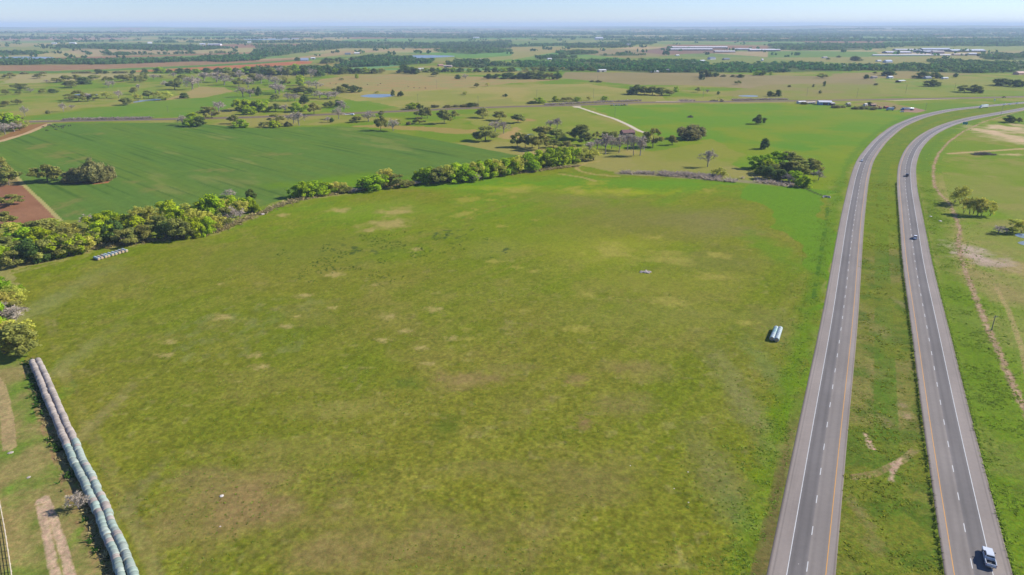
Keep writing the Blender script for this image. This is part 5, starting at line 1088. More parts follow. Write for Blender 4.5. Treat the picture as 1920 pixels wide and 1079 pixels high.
def semi(px, py, road, away, label):
    p, yaw = heading(road, px, py, away); root = empty('semi_truck', (p[0], p[1], ROADZ), yaw); tag(root, label, 'semi truck', HW)
    trailer_box(root, -9.0, 4.6, 'car_white')
    c = MB(); c.prism([(5.0, .75), (9.1, .75), (9.2, 1.2), (9.0, 1.95), (7.5, 2.15), (7.1, 3.0), (6.6, 3.75), (5.0, 3.85)], -1.2, 1.2, [0, .1, .1, .2, .1, .15, .2, .1]); c.build('cab', M['car_white'], root)
    g = MB(); g.add([(-.95, 7.49, 2.28), (.95, 7.49, 2.28), (.85, 7.135, 3.0), (-.85, 7.135, 3.0)], [(0, 1, 2, 3)]); g.build('windshield', M['glass'], root)
    f = MB(); f.box(-.5, .5, -8.6, 8.6, .80, 1.14); f.build('chassis', M['steel'], root)
    wheels(root, [(s * 1.0, y) for s in (-1, 1) for y in (-8.2, -6.9, 4.2, 5.5, 8.2)], .52, .5, False)
semi(1844, 203.3, roadA, False, 'white semi truck with box trailer on the far highway curve')
YARD = 'vehicles in the dirt yard'
def tanker(px, py, yaw):
    p = gp(px, py); root = empty('tanker_trailer', (p[0], p[1], .02), yaw); tag(root, 'white tanker trailer with blue tractor parked in the dirt yard', 'tanker truck', YARD)
    t = MB(); t.tube((0, -6.5, 2.3), (0, 5.4, 2.3), 1.12, 1.12, 20); t.tube((0, -6.9, 2.3), (0, -6.5, 2.3), .8, 1.12, 20); t.tube((0, 5.4, 2.3), (0, 5.8, 2.3), 1.12, .8, 20); t.build('tank', M['car_white'], root, True)
    f = MB(); f.box(-.5, .5, -6.6, 8.8, .8, 1.16); f.build('chassis', M['steel'], root)
    c = MB(); c.prism([(6.3, .9), (10, .9), (10.1, 1.5), (9.9, 2.0), (8.4, 2.2), (7.8, 3.3), (6.3, 3.4)], -1.2, 1.2, [0, .1, .1, .2, .1, .2, .1]); c.build('cab', M['car_blue'], root)
    g = MB(); g.add([(-.95, 8.39, 2.32), (.95, 8.39, 2.32), (.85, 7.87, 3.2), (-.85, 7.87, 3.2)], [(0, 1, 2, 3)]); g.build('windshield', M['glass'], root)
    wheels(root, [(s * 1.0, y) for s in (-1, 1) for y in (-5.8, -4.5, -3.2, 6.2, 7.4, 9.2)], .52, .5, False)
tanker(1703, 207.6, math.radians(88))
def box_truck(px, py, yaw, mat, label):
    p = gp(px, py); root = empty('box_truck', (p[0], p[1], .02), yaw); tag(root, label, 'truck', YARD)
    b = MB(); b.box(-1.25, 1.25, -4.5, 2.6, 1.1, 3.9); b.build('cargo_box', M[mat], root)
    s = MB(); s.box(-1.28, 1.28, -4.53, 2.63, 2.3, 2.75); s.build('white_band', M['car_white'], root)
    r = MB(); r.box(-1.27, 1.27, -4.5, 2.6, 3.903, 4.0); r.build('roof_panel', M['car_white'], root)
    c = MB(); c.prism([(2.75, .8), (4.9, .8), (5.0, 1.6), (4.5, 2.0), (4.1, 2.8), (2.75, 2.85)], -1.1, 1.1, [0, .05, .05, .1, .15, .1]); c.build('cab', M[mat], root)
    g = MB(); g.add([(-.9, 4.48, 2.06), (.9, 4.48, 2.06), (.82, 4.15, 2.72), (-.82, 4.15, 2.72)], [(0, 1, 2, 3)]); g.build('windshield', M['glass'], root)
    wheels(root, [(s, y) for s in (-1, 1) for y in (-3.2, 3.8)], .48, .4, False)
box_truck(1668.5, 208.2, math.radians(84), 'car_blue', 'blue box truck with white roof parked by the scrub')
car(1691, 211.2, None, True, 'car_white', 'white van parked in front of the tanker trailer', True, YARD, math.radians(80), .02)
def excavator(px, py, yaw, mat, label, s=1.0, name='excavator'):
    p = gp(px, py); root = empty(name, (p[0], p[1], .02), yaw, (s, s, s)); tag(root, label, name.replace('_', ' '), YARD)
    for x in (-1, 1):
        t = MB(); t.prism([(-1.7, .35), (-1.4, 0), (1.4, 0), (1.7, .35), (1.4, .8), (-1.4, .8)], x * 1.0 - .28, x * 1.0 + .28); t.build('track', M['steel'], root)
    b = MB(); b.box(-1.25, 1.25, -1.9, 1.3, .85, 1.75, .05, .1); b.box(-1.1, 1.1, -1.9, -.7, 1.752, 2.2, .1, .15); b.build('body', M[mat], root)
    c = MB(); c.box(-1.15, -.05, -.1, 1.35, 1.753, 3.0, .12, .15); c.build('cab', M[mat], root)
    g = MB(); g.box(-1.07, -.13, 1.22, 1.40, 2.0, 2.85, .02, .0); g.build('window', M['glass'], root)
    a = MB(); a.prism([(1.0, 1.6), (1.2, 1.3), (3.4, 3.9), (3.2, 4.4)], .25, .65); a.build('boom', M[mat], root)
    a = MB(); a.prism([(3.2, 4.42), (3.5, 3.95), (5.0, 1.6), (5.25, 1.8)], .28, .62); a.build('stick', M[mat], root)
    k = MB(); k.prism([(4.7, 1.55), (5.3, 1.65), (5.2, .7), (4.6, .5), (4.3, .9)], .0, .9); k.build('bucket', M['steel'], root)
excavator(1649.5, 205.5, math.radians(70), 'orange_paint', 'orange excavator beside the blue box truck', 1.25)
excavator(1353, 191.3, math.radians(95), 'yellow_paint', 'tan yellow loader parked along the county road', 1.35, 'loader')
def flatbed(px, py, yaw, label, name='flatbed_trailer'):
    p = gp(px, py); root = empty(name, (p[0], p[1], .02), yaw); tag(root, label, 'trailer')
    d = MB(); d.box(-1.25, 1.25, -6.5, 4.8, .85, 1.05); d.build('deck', M['car_white'], root)
    h = MB(); h.prism([(4.8, .9), (6.9, 1.7), (6.9, 1.95), (4.8, 1.35)], -.6, .6); h.build('gooseneck', M['car_white'], root)
    l = MB(); l.box(-1.2, 1.2, -6.0, -1.0, 1.053, 2.0, .12, .2); l.build('tarp_load', M['car_white'], root)
    wheels(root, [(s * 1.05, y) for s in (-1, 1) for y in (-4.6, -3.5)], .42, .3, False)
flatbed(655, 217, math.radians(86), 'white flatbed trailer with covered load by the county road')
for i, (m, w_) in enumerate((('car_dark', 'dark grey'), ('car_white', 'white'), ('car_teal', 'teal'), ('car_silver', 'silver'), ('car_green', 'dark green'), ('car_black', 'black'), ('car_white', 'white'))):
    car(1146 + i * 4.9, 199.2 - i * .14, None, True, m, f'{w_} car in the parked row by the county road, {ordinal(i + 1)} from its driveway end', i % 2 == 1, 'cars parked in a row', math.radians(rnd.uniform(-8, 14)), .02)

# ------------------------------------------------------------------ buildings
def wallmat(c, nm): 
    k = 'w_%d_%d_%d' % tuple(int(v) for v in c)
    if k not in M: M[k] = solid(nm, A3(c, .95), .75, var=.12, scale=.4)
    return M[k]
def building(name, cat, px, py, L, W, Hw, Hr, rot, wall, roof, label, group=None, open_=False, wins=2, door=True, chim=False):
    p = gp(px, py); x, y = p[0], p[1]; n = math.hypot(x, y); x += x / n * W * .5; y += y / n * W * .5
    root = empty(name, (x, y, 0), math.radians(rot + (24 if cat in ('house', 'shed', 'mobile home') and L < 40 else 0))); tag(root, label, cat, group)
    z0 = -.1; hl, hw = L / 2, W / 2
    if open_:
        for i in range(max(3, int(L / 8))):
            for s in (-1, 1):
                c = MB(); px_ = -hl + .3 + i * (L - .6) / (max(3, int(L / 8)) - 1); c.box(px_ - .12, px_ + .12, s * (hw - .3) - .12, s * (hw - .3) + .12, z0, Hw); c.build('post', M['steel'], root)
        bk = MB(); bk.box(-hl + .5, hl - .5, hw - .5, hw - .44, 0, Hw - .02); bk.build('back_wall', wallmat((70, 66, 62), 'shade_dark_siding'), root)  # wall coloured dark to stand for the shade beneath the roof
    else:
        w = MB(); v = [(-hl, -hw, z0), (hl, -hw, z0), (hl, hw, z0), (-hl, hw, z0), (-hl, -hw, Hw), (hl, -hw, Hw), (hl, hw, Hw), (-hl, hw, Hw), (-hl, 0, Hw + Hr - .02), (hl, 0, Hw + Hr - .02)]
        w.add(v, [(0, 1, 5, 4), (1, 2, 6, 9, 5), (2, 3, 7, 6), (3, 0, 4, 8, 7)]); w.build('wall', wallmat(wall, 'siding'), root)
        if door:
            d = MB(); dw = min(3.2, L * .2) if cat in ('barn', 'shed') else .5; d.box(-dw, dw, -hw - .05, -hw - .003, .0, min(Hw * .82, 3.4 if cat in ('barn', 'shed') else 2.1)); d.build('door', wallmat((86, 80, 76), 'door_paint'), root)
        for i in range(wins):
            xx = (-1) ** i * hl * (.45 + .25 * (i // 2)); f = MB(); f.box(xx - .8, xx + .8, -hw - .06, -hw - .003, 1.0, min(2.3, Hw - .2)); fo = f.build('window', wallmat((210, 208, 204), 'window_frame'), root)
            g = MB(); g.box(xx - .68, xx + .68, -hw - .08, -hw - .062, 1.1, min(2.2, Hw - .3)); g.build('pane', M['glass'], fo)
    r = MB(); e, o = .5, .4; z = Hw - Hr * o / hw
    r.add([(-hl - e, -hw - o, z), (hl + e, -hw - o, z), (hl + e, 0, Hw + Hr), (-hl - e, 0, Hw + Hr), (hl + e, hw + o, z), (-hl - e, hw + o, z)], [(0, 1, 2, 3), (3, 2, 4, 5)])
    r.add([(-hl - e, -hw - o, z - .15), (hl + e, -hw - o, z - .15), (hl + e, 0, Hw + Hr - .15), (-hl - e, 0, Hw + Hr - .15), (hl + e, hw + o, z - .15), (-hl - e, hw + o, z - .15)], [(3, 2, 1, 0), (5, 4, 2, 3)])
    r.add([(-hl - e, -hw - o, z - .15), (hl + e, -hw - o, z - .15), (hl + e, -hw - o, z), (-hl - e, -hw - o, z)], [(0, 1, 2, 3)])
    ro = r.build('roof', wallmat(roof, 'roofing'), root)
    if chim: c = MB(); c.box(hl * .4, hl * .4 + .9, .2, 1.1, Hw, Hw + Hr + .7); c.build('chimney', wallmat((140, 96, 84), 'brick'), ro)
    return root
bd = building
bd('house', 'house', 1176, 254.5, 13, 9, 2.8, 2.4, -6, (150, 112, 92), (134, 92, 84), 'brown roofed farmhouse behind the leafless trees', chim=True)
bd('shed', 'shed', 990, 261.5, 9.5, 8, 2.8, 1.4, 12, (176, 170, 160), (212, 222, 230), 'pale roofed farm shed among the oaks')
bd('barn', 'barn', 1545, 198, 17, 12, 4.2, 1.6, -8, (158, 190, 216), (232, 236, 240), 'light blue metal barn with white roof by the county road', wins=0)
bd('shed', 'shed', 1502, 195, 12, 6, 2.4, 1.0, -5, (230, 228, 222), (236, 236, 232), 'low white shed west of the blue barn', wins=1)
bd('mobile_home', 'mobile home', 1519, 196, 15, 4.5, 2.5, .7, -5, (214, 190, 178), (226, 214, 206), 'pinkish mobile home beside the blue barn')
bd('shed', 'shed', 1558, 198.6, 6, 9, 3.0, 1.0, -8, (140, 104, 90), (206, 204, 200), 'brown lean-to shed against the blue barn', wins=0)
bd('shed', 'shed', 1622, 199.5, 5, 4, 2.4, .8, 10, (226, 222, 216), (236, 234, 230), 'small white shed between the scrub bushes', wins=0)
bd('shed', 'shed', 1636, 200.5, 7, 5, 2.6, 1.0, -10, (170, 130, 108), (190, 150, 130), 'brown tin shed beside the orange excavator', wins=0)
bd('shed', 'shed', 1590, 197.5, 6, 4, 2.2, .7, 5, (200, 190, 176), (214, 206, 196), 'tan shed east of the blue barn', wins=0)
bd('shed', 'shed', 1661, 204.5, 6, 4, 2.6, .6, 0, (150, 60, 44), (176, 84, 66), 'red container shed behind the blue box truck', wins=0)
bd('shed', 'shed', 1128, 136, 20, 12, 4.5, 1.6, 4, (216, 200, 184), (240, 240, 240), 'white roofed shed in front of the creek woods', wins=0)
FAR = 'far houses and sheds'
for a in [('house', 'house', 1316, 117.5, 17, 10, 4, 2.5, 0, (236, 238, 240), (240, 242, 246), 'white house in the clearing above the creek woods'),
          ('house', 'house', 1334, 112.5, 26, 14, 4, 4, 10, (236, 236, 238), (96, 110, 130), 'white farmhouse with slate blue roof on the clearing'),
          ('house', 'house', 1361, 113.5, 22, 12, 3, 3.5, 0, (196, 186, 172), (112, 120, 128), 'grey roofed house beside the slate blue farmhouse'),
          ('shed', 'shed', 1303, 120.5, 20, 8, 3, 1, 0, (190, 190, 188), (206, 210, 214), 'grey low shed at the woods edge'),
          ('house', 'house', 1664, 118.5, 26, 14, 4, 4, 0, (222, 226, 232), (178, 194, 214), 'blue grey roofed ranch house beyond the creek'),
          ('house', 'house', 1647, 116.5, 16, 9, 3, 2, 0, (230, 230, 228), (226, 228, 230), 'small white house beside the blue grey ranch house'),
          ('house', 'house', 1638, 148, 13, 8, 3, 2, 0, (226, 214, 200), (138, 120, 110), 'tan house with two trees on the open prairie'),
          ('house', 'house', 1668, 148, 12, 8, 3, 2, 0, (236, 236, 236), (226, 230, 234), 'white house under a round oak on the prairie'),
          ('house', 'house', 1738, 149, 16, 9, 3, 2.5, 0, (170, 178, 188), (124, 138, 154), 'blue grey house between two round oaks'),
          ('mobile_home', 'mobile home', 1771, 149.3, 15, 6, 3, 1, 0, (238, 238, 238), (240, 240, 240), 'white mobile home beside the prairie oaks'),
          ('house', 'house', 1911, 141, 26, 14, 4, 3, 0, (232, 180, 150), (214, 170, 150), 'orange pink building at the woods edge'),
          ('house', 'house', 571, 115.5, 24, 14, 4, 5, 0, (206, 212, 222), (150, 166, 190), 'blue grey farmhouse beside the orange ploughed strip'),
          ('shed', 'shed', 587, 112, 14, 9, 4, 2, 0, (232, 232, 232), (240, 240, 240), 'white shed east of the blue grey farmhouse'),
          ('house', 'house', 669, 102.5, 20, 12, 4, 3, 0, (238, 228, 208), (236, 232, 224), 'cream house above the wooded hollow'),
          ('house', 'house', 652, 103.5, 20, 10, 4, 3, 0, (150, 160, 172), (110, 122, 138), 'slate grey house beside the cream house'),
          ('house', 'house', 790, 134, 15, 10, 4, 3, 5, (222, 210, 200), (206, 204, 200), 'pale house between trees at the tan pasture edge'),
          ('house', 'house', 826, 125, 14, 10, 3, 2.5, 8, (206, 160, 140), (190, 140, 122), 'red brown house below the big lake'),
          ('barn', 'barn', 840, 127, 22, 10, 3.5, 2, -6, (224, 204, 186), (214, 190, 176), 'tan barn beside the red brown house'),
          ('house', 'house', 904, 114.5, 16, 10, 3, 2, 0, (236, 236, 236), (240, 240, 240), 'white house beside trees right of the lake shore'.replace('right', 'east')),
          ('barn', 'barn', 403, 86, 70, 25, 6, 3, 0, (238, 236, 240), (236, 232, 240), 'long white barn on the western plain'),
          ('shed', 'shed', 380, 85.5, 30, 20, 7, 3, 0, (240, 240, 240), (236, 236, 240), 'white shed beside the long white barn'),
          ('barn', 'barn', 137, 83, 36, 18, 5, 3, 0, (236, 236, 240), (236, 238, 240), 'white barn in the far western field'),
          ('house', 'house', 102, 83.5, 26, 14, 5, 3, 0, (230, 230, 236), (226, 230, 236), 'white house west of the far white barn'),
          ('house', 'house', 281, 82.5, 24, 14, 6, 3, 15, (238, 238, 240), (240, 240, 240), 'white house beside dark woods on the plain'),
          ('house', 'house', 467.5, 81.5, 24, 14, 6, 3, 0, (238, 238, 240), (240, 240, 240), 'lone white house on the far ridge'),
          ('shed', 'shed', 893, 73, 50, 25, 8, 4, 0, (238, 238, 240), (240, 240, 244), 'white shed far out on the wooded plain'),
          ('house', 'house', 1123, 75.5, 60, 30, 12, 8, 12, (236, 236, 240), (220, 224, 232), 'big white house far beyond the dairy'),
          ('house', 'house', 1180, 85.8, 30, 16, 6, 5, 0, (200, 204, 214), (100, 108, 124), 'dark roofed house on the hill behind the tan field'),
          ('house', 'house', 1546, 110, 18, 10, 3, 2, 0, (234, 234, 234), (200, 190, 180), 'small white house on the green field rim'),
          ('shed', 'shed', 1582, 126, 8, 6, 2.5, 1, 0, (238, 238, 238), (240, 240, 240), 'tiny white shed at the end of the creek woods'),
          ('shed', 'shed', 1030, 112.8, 14, 9, 3, 2, 0, (236, 236, 236), (240, 240, 240), 'white shed in the small wood on the tan prairie'),
          ('shed', 'shed', 1270, 106, 12, 8, 3, 2, 0, (236, 236, 236), (240, 240, 240), 'white shed among trees before the dairy'),
          ('house', 'house', 1429, 115.5, 6, 5, 5, 2, 0, (238, 238, 238), (240, 240, 240), 'narrow white pump house above the creek woods'),
          ('house', 'house', 1228, 137, 16, 10, 2.5, 2, 0, (220, 216, 210), (214, 214, 214), 'pale house at the foot of the creek woods'),
          ('house', 'house', 1253, 135.5, 24, 12, 3, 3, 0, (150, 148, 160), (120, 122, 138), 'slate roofed house set into the creek woods')]:
    bd(*a, group=FAR)
bd('open_shed', 'shed', 1688, 155.5, 20, 9, 3.2, 1.2, 6, (150, 150, 150), (214, 220, 222), 'open sided hay shed with pale roof on the prairie', open_=True)
DAIRY = 'long dairy barns'
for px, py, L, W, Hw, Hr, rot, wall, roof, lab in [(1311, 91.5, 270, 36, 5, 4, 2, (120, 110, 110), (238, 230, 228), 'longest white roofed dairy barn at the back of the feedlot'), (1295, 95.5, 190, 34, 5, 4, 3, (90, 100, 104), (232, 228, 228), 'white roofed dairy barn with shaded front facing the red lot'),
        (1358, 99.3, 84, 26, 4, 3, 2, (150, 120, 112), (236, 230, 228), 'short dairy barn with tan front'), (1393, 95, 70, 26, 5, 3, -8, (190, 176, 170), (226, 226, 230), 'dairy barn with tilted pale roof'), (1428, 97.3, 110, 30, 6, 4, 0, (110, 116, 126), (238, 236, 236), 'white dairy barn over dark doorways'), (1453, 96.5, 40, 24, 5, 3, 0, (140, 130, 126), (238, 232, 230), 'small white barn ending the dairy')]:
    bd('dairy_barn', 'barn', px, py, L, W, Hw, Hr, rot, wall, roof, lab, DAIRY, wins=0, door=False)
PLANT = 'buildings of the big white works'
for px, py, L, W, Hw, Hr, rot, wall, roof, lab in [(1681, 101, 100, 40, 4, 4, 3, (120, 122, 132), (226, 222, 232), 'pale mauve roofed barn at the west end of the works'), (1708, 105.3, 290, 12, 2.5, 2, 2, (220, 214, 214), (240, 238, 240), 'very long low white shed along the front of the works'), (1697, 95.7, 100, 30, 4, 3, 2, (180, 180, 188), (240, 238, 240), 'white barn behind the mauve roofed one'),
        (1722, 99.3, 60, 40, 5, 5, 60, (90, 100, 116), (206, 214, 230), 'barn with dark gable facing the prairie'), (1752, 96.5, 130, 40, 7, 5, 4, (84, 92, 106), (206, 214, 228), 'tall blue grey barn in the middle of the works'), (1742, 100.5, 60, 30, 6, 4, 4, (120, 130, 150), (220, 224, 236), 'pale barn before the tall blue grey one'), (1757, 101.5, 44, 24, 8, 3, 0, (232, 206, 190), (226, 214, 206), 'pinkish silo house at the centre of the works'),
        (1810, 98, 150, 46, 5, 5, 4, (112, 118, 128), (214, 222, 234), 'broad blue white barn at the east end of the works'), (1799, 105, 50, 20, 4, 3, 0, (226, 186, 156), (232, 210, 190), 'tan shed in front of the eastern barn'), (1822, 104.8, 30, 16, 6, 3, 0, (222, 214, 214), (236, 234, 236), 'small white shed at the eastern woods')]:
    bd('works_barn', 'barn', px, py, L, W, Hw, Hr, rot, wall, roof, lab, PLANT, wins=0, door=False)

# ------------------------------------------------------------------ poles, sign, fence, culvert, stones, brush
M['pole'] = solid('weathered_pole', (.16, .14, .125), .9, var=.2); M['rubble'] = solid('broken_rubble', (.36, .30, .26), .9, var=.3, scale=1.0); M['conc'] = solid('concrete', (.52, .48, .42), .85, var=.2, scale=1.0); M['galv'] = solid('galvanised', (.40, .41, .42), .5, .5)
M['sign_green'] = solid('sign_green', (.01, .22, .17), .4, var=.06); M['sign_white'] = solid('sign_white', (.75, .75, .75), .4, var=.05); M['wood'] = solid('fence_wood', (.42, .36, .28), .9, var=.25)
POLES = [(1876, 219, 201, 'beside the dirt creek where it meets the highway'), (1735, 208, 194, 'at the corner of the dirt yard'), (1512.6, 181, 165, 'north of the blue barn'), (1606.4, 184, 163, 'behind the scrubby farm yard'), (1697.8, 176, 158, 'in the prairie beyond the tanker'),
         (1789, 172, 149, 'in the prairie near the white mobile home'), (1112.7, 185, 167, 'beyond the driveway gate'), (1006.3, 186, 170, 'beyond the county road shrubs'), (1318, 184, 169, 'beside the prairie clump of oaks'), (1120, 157, 138, 'below the white roofed shed'), (1152.7, 220, 203, 'beside the pale driveway'),
         (784, 196, 173, 'south of the blue stock pond'), (896.7, 201, 175, 'with bushes at the county road'), (819, 167, 151, 'in the dry tan pasture'), (315, 211, 200, 'in the long thin pale field'), (1859, 620, 597, 'standing beside the rocky creek')]
for px, pb, pt, where in POLES:
    S = ppm(pb); h = min(14.0, max(6.0, (pb - pt) / S * 1.02)); x, y = gp(px, pb); root = empty('utility_pole', (x, y, 0), rnd.uniform(-.4, .4)); tag(root, 'weathered wooden utility pole ' + where, 'utility pole', 'utility poles')
    a = MB(); a.tube((0, 0, -.3), (0, 0, h), .17, .12, 8); a.build('pole', M['pole'], root)
    c = MB(); c.box(-1.2, 1.2, -.20, -.122, h - .7, h - .52); ca = c.build('crossarm', M['pole'], root)
    for xx in (-1.05, 0, 1.05): i = MB(); i.tube((xx, -.16, h - .52), (xx, -.16, h - .34), .05, .04, 6); i.build('insulator', M['galv'], ca)
def sign(px, py, w, h, z, face, yaw, label):
    x, y = gp(px, py); root = empty('road_sign', (x, y, 0), yaw); tag(root, label, 'road sign')
    for s in (-1, 1): p = MB(); p.tube((s * w * .32, .06, -.2), (s * w * .32, .06, z + h * .9), .07, .07, 8); p.build('post', M['galv'], root)
    b = MB(); b.box(-w / 2, w / 2, -.02, .0, z, z + h); b.build('panel', M[face], root)
    if face == 'sign_green':
        e = MB()
        for bx in ((-w / 2 + .06, w / 2 - .06, z + h - .16, z + h - .06), (-w / 2 + .06, w / 2 - .06, z + .06, z + .16), (-w / 2 + .06, -w / 2 + .16, z + .165, z + h - .165), (w / 2 - .16, w / 2 - .06, z + .165, z + h - .165)): e.box(bx[0], bx[1], -.03, -.021, bx[2], bx[3])
        e.build('border', M['sign_white'], root)
sign(1808.5, 238, 5.0, 2.9, 2.1, 'sign_green', -heading(roadB, 1780, 240, True)[1] * 0 + heading(roadB, 1760, 245, True)[1] * .6, 'big green road sign on two posts on the outer verge of the curve')
sign(1864, 192.5, 2.2, 2.2, 2.4, 'sign_white', 0.0, 'small white road sign beyond the semi truck')
def fence(pts, label, step=2.6):
    q = smooth_line([gp(*p) for p in pts], .2, .1); root = empty('fence', (0, 0, 0)); tag(root, label, 'fence')
    L = np.r_[0, np.cumsum(np.hypot(*np.diff(q, axis=0).T))]; s = 0.0; prev = None
    while s < L[-1]:
        p = (float(np.interp(s, L, q[:, 0])), float(np.interp(s, L, q[:, 1]))); b = MB(); b.tube((p[0], p[1], -.2), (p[0], p[1], 1.35), .09, .08, 6); b.build('post', M['wood'], root)
        if prev:
            for zz in (.45, .85, 1.25): r = MB(); r.tube((prev[0], prev[1], zz), (p[0], p[1], zz), .055, .055, 5); r.build('rail', M['wood'], root)
        prev = p; s += step
fence([(-14, 895), (0, 943), (11, 1001.6), (22, 1073.6), (27, 1110)], 'pale pole and rail fence beside the two track lane')
def stone(x, y, s, mat, label, flat=.5, cat='stone', seed=1, name='stone'):
    rg = np.random.default_rng(seed); bm_v = []; n = 7; mb = MB()
    rings = [(-.1, .8), (.35, 1.0), (.75, .75), (1.0, .3)]
    mb.v = [(s * r * math.cos(6.283 * i / n) * rg.uniform(.8, 1.2), s * r * math.sin(6.283 * i / n) * rg.uniform(.7, 1.1), s * flat * z * rg.uniform(.9, 1.1)) for z, r in rings for i in range(n)]; mb.t = [1] * len(mb.v)
    mb.f = [(k * n + i, k * n + (i + 1) % n, (k + 1) * n + (i + 1) % n, (k + 1) * n + i) for k in range(3) for i in range(n)] + [tuple(3 * n + i for i in range(n))]
    o = mb.build(name, M[mat], None, False, (x, y, 0)); o.rotation_euler = (0, 0, rg.uniform(0, 6)); tag(o, label, cat); return o
for i, (px, py, s, lab) in enumerate([(415.5, 931, .55, 'white stone lying in the dry lower field'), (491.5, 403, 1.9, 'flat white slab at the hedgerow tip'), (413, 988, .22, 'small pale stone below the white stone'), (1497, 1059, .3, 'pale stone in the roadside ditch'), (1745, 407, .9, 'pale concrete lump at the upper end of the ditch'), (1763, 415.5, 1.0, 'pale concrete lump at the lower end of the ditch'),
                                      (1182, 874, .2, 'white stone in the field, upper of three'), (1290, 886, .22, 'white stone near the field rim'), (1291, 943, .22, 'white stone below the field rim stone'), (54, 896, .8, 'pale flat stone in the pasture beside the bales'), (20, 850, 1.2, 'pale bleached stone by the dirt lane'), (1264, 917, .2, 'white stone between the others in the field')]):
    x, y = gp(px, py); stone(x, y, s * (.6 if py in (896, 850) else 1), 'rubble' if py in (896, 850, 403) else 'conc', lab, .35, seed=i)
x0, y0 = gp(1211, 511.5)
for i in range(16):
    a, d = rnd.uniform(0, 6.28), abs(rnd.gauss(0, 1.0)); x, y = x0 + 2.4 * d * math.cos(a), y0 + 1.3 * d * math.sin(a)
    o = stone(x, y, rnd.uniform(.4, 1.0) * (1.2 - .3 * min(d, 2)), 'rubble', 'pale broken slab in the rubble heap in mid field', .55, 'rubble', 200 + i, 'rubble_slab'); o['group'] = 'rubble heap in mid field'
def brush_pile(px, py, w, d, h, n, label, seed):
    rg = random.Random(seed); mb = MB(); x0, y0 = gp(px, py)
    for i in range(n):
        u, v = rg.uniform(-1, 1), rg.uniform(-1, 1); z = h * max(.05, 1 - u * u - v * v * .6) * rg.uniform(.1, 1); c = Vector((u * w, v * d, z)); e = Vector((rg.gauss(0, 1), rg.gauss(0, .7), rg.gauss(0, .3))).normalized() * rg.uniform(.8, 2.4)
        a = c - e; b = c + e; a.z = max(a.z, .05); b.z = max(b.z, .05); mb.tube(a, b, rg.uniform(.05, .16), .04, 4, False)
    o = mb.build('brush_pile', M['drybrush'], None, False, (x0, y0, 0)); tag(o, label, 'brush pile')
M['drybrush'] = solid('dry_branches', (.17, .135, .11), .95, var=.35)
brush_pile(1844, 291, 9, 3.2, 2.6, 420, 'long pile of dry branches beside the sandy track', 1); brush_pile(1294, 221, 3, 2, 2.2, 120, 'small pile of dry branches in the bright pasture', 2); brush_pile(140, 345, 3.5, 1.8, 1.2, 100, 'dead branches on the red soil under the thicket', 3)
brush_pile(1338, 190.2, 5, 2, 1.8, 110, 'brush heap beside the yellow loader', 5)
def culvert(px, py):
    x, y = gp(px, py); root = empty('culvert', (x, y, 0), math.radians(-8)); tag(root, 'pale concrete culvert headwall with dark opening in the ditch', 'culvert')
    w = MB(); w.box(-2.2, -.7, -.15, .15, -.3, 1.0); w.box(.7, 2.2, -.15, .15, -.3, 1.0); w.box(-.698, .698, -.15, .15, .72, 1.0); w.build('headwall', M['conc'], root)
    o = MB(); o.box(-.69, .69, -.10, 3.2, -.2, .715); o.build('opening', M['liner_and_shade'], root)  # solid near-black block paints the shaded hollow of the pipe
    for s in (-1, 1): g = MB(); g.prism([(-1.9, -.2), (-.152, -.2), (-.152, .95), (-1.9, .25)], s * 2.2 - .14, s * 2.2 + .14); g.build('wing_wall', M['conc'], root)
culvert(1549, 371)

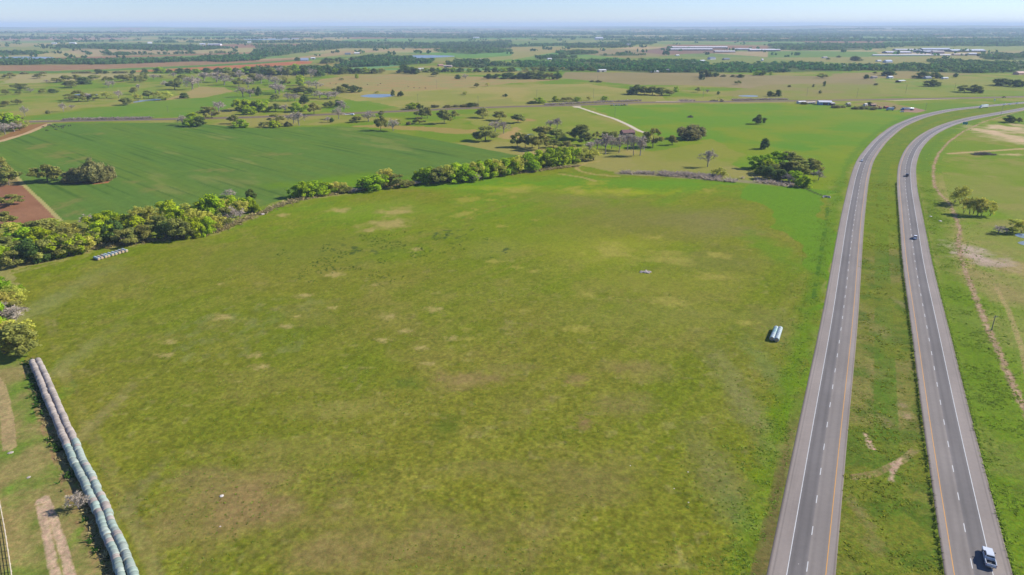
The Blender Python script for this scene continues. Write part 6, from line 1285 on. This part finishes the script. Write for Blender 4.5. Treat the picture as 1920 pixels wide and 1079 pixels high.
# ------------------------------------------------------------------ cattle
M['cow_black'] = solid('black_hide', (.012, .011, .011), .7, var=.2); M['cow_red'] = solid('red_brown_hide', (.10, .045, .025), .7, var=.2)
def cow_mesh(graze, mat, nm):
    V = [(0, -.95, 1.18), (0, -.45, 1.12), (0, .2, 1.08), (0, .75, 1.12)]; E = [(0, 1), (1, 2), (2, 3)]; R = [(.30, .30), (.38, .40), (.40, .42), (.30, .36)]
    def ch(fr, pts):
        p = fr
        for c, r in pts: V.append(c); R.append((r, r)); E.append((p, len(V) - 1)); p = len(V) - 1
        return p
    if graze: ch(3, [((0, 1.15, .98), .20), ((0, 1.42, .62), .15), ((0, 1.52, .42), .16), ((0, 1.62, .16), .10)])
    else: ch(3, [((0, 1.15, 1.35), .20), ((0, 1.40, 1.52), .16), ((0, 1.68, 1.42), .12), ((0, 1.85, 1.32), .09)])
    head = len(V) - 2
    for s in (-1, 1):
        ch(head, [((s * .24, V[head][1] - .05, V[head][2] + .10), .05)])
        ch(3, [((s * .22, .72, .75), .13), ((s * .22, .74, .40), .075), ((s * .22, .72, .04), .07)])
        ch(0, [((s * .22, -.85, .82), .17), ((s * .22, -1.02, .48), .085), ((s * .22, -.95, .04), .07)])
    ch(0, [((0, -1.22, 1.1), .05), ((0, -1.28, .6), .04)])
    me = bpy.data.meshes.new('tmp'); me.from_pydata(V, E, []); ob = bpy.data.objects.new('tmp', me); C.objects.link(ob)
    sk = ob.modifiers.new('s', 'SKIN')
    for i, r in enumerate(R): me.skin_vertices[0].data[i].radius = r
    me.skin_vertices[0].data[1].use_root = True
    sb = ob.modifiers.new('u', 'SUBSURF'); sb.levels = 1
    dg = bpy.context.evaluated_depsgraph_get(); m = bpy.data.meshes.new_from_object(ob.evaluated_get(dg)); m.name = nm
    bpy.data.objects.remove(ob); m.materials.clear(); m.materials.append(mat); m.polygons.foreach_set('use_smooth', [True] * len(m.polygons)); return m
COW = [cow_mesh(g, M['cow_black'], 'cow') for g in (True, False)]; COWR = [cow_mesh(g, M['cow_red'], 'cow') for g in (True, False)]
for i, (zx, zy) in enumerate([(1090, 550), (1185, 632), (1225, 496), (1310, 522), (1350, 535), (1378, 548), (1395, 492), (1440, 520), (1490, 534), (1540, 530), (1585, 522), (1590, 562), (1640, 510), (1420, 604), (1740, 510), (1790, 505), (1262, 486)]):
    x, y = gp(0 + zx / 13.49, 200 + zy / 13.49)
    tag(link('cow', COW[i % 3 == 0], None, (x, y, 0), rnd.uniform(0, 6.28), (1.08, 1.08, 1.08)), f'black cow at the crop field corner, {ordinal(i + 1)} counting out from the dirt lane', 'cow', 'black cattle at the crop field corner')
for i, (zx, zy) in enumerate([(505, 524), (558, 512), (600, 517), (665, 522), (835, 520), (915, 524), (932, 514), (1185, 544), (1225, 545), (1270, 548), (1140, 536)]):
    x, y = gp(480 + zx / 3.996, 30 + zy / 3.996)
    tag(link('cow', COWR[i % 2], None, (x, y, 0), rnd.uniform(0, 6.28), (1.15, 1.15, 1.15)), f'red brown cow in the dry tan pasture, {ordinal(i + 1)} counting from its wooded side', 'cow', 'cattle in the dry tan pasture')
# ------------------------------------------------------------------ haze: one box of pale air round everything
def haze():
    m, nt, out = nodes('haze_air')
    v = N(nt, 'ShaderNodeVolumePrincipled'); v.inputs['Color'].default_value = (0.64, 0.81, 1.0, 1); v.inputs['Density'].default_value = HAZE; v.inputs['Anisotropy'].default_value = 0.0
    nt.links.new(v.outputs[0], out.inputs['Volume'])
    mb = MB(); mb.box(-34000, 34000, -34000, 34000, -4, 170); o = mb.build('haze', m); tag(o, kind='stuff')
HAZE = 0.000076
haze()
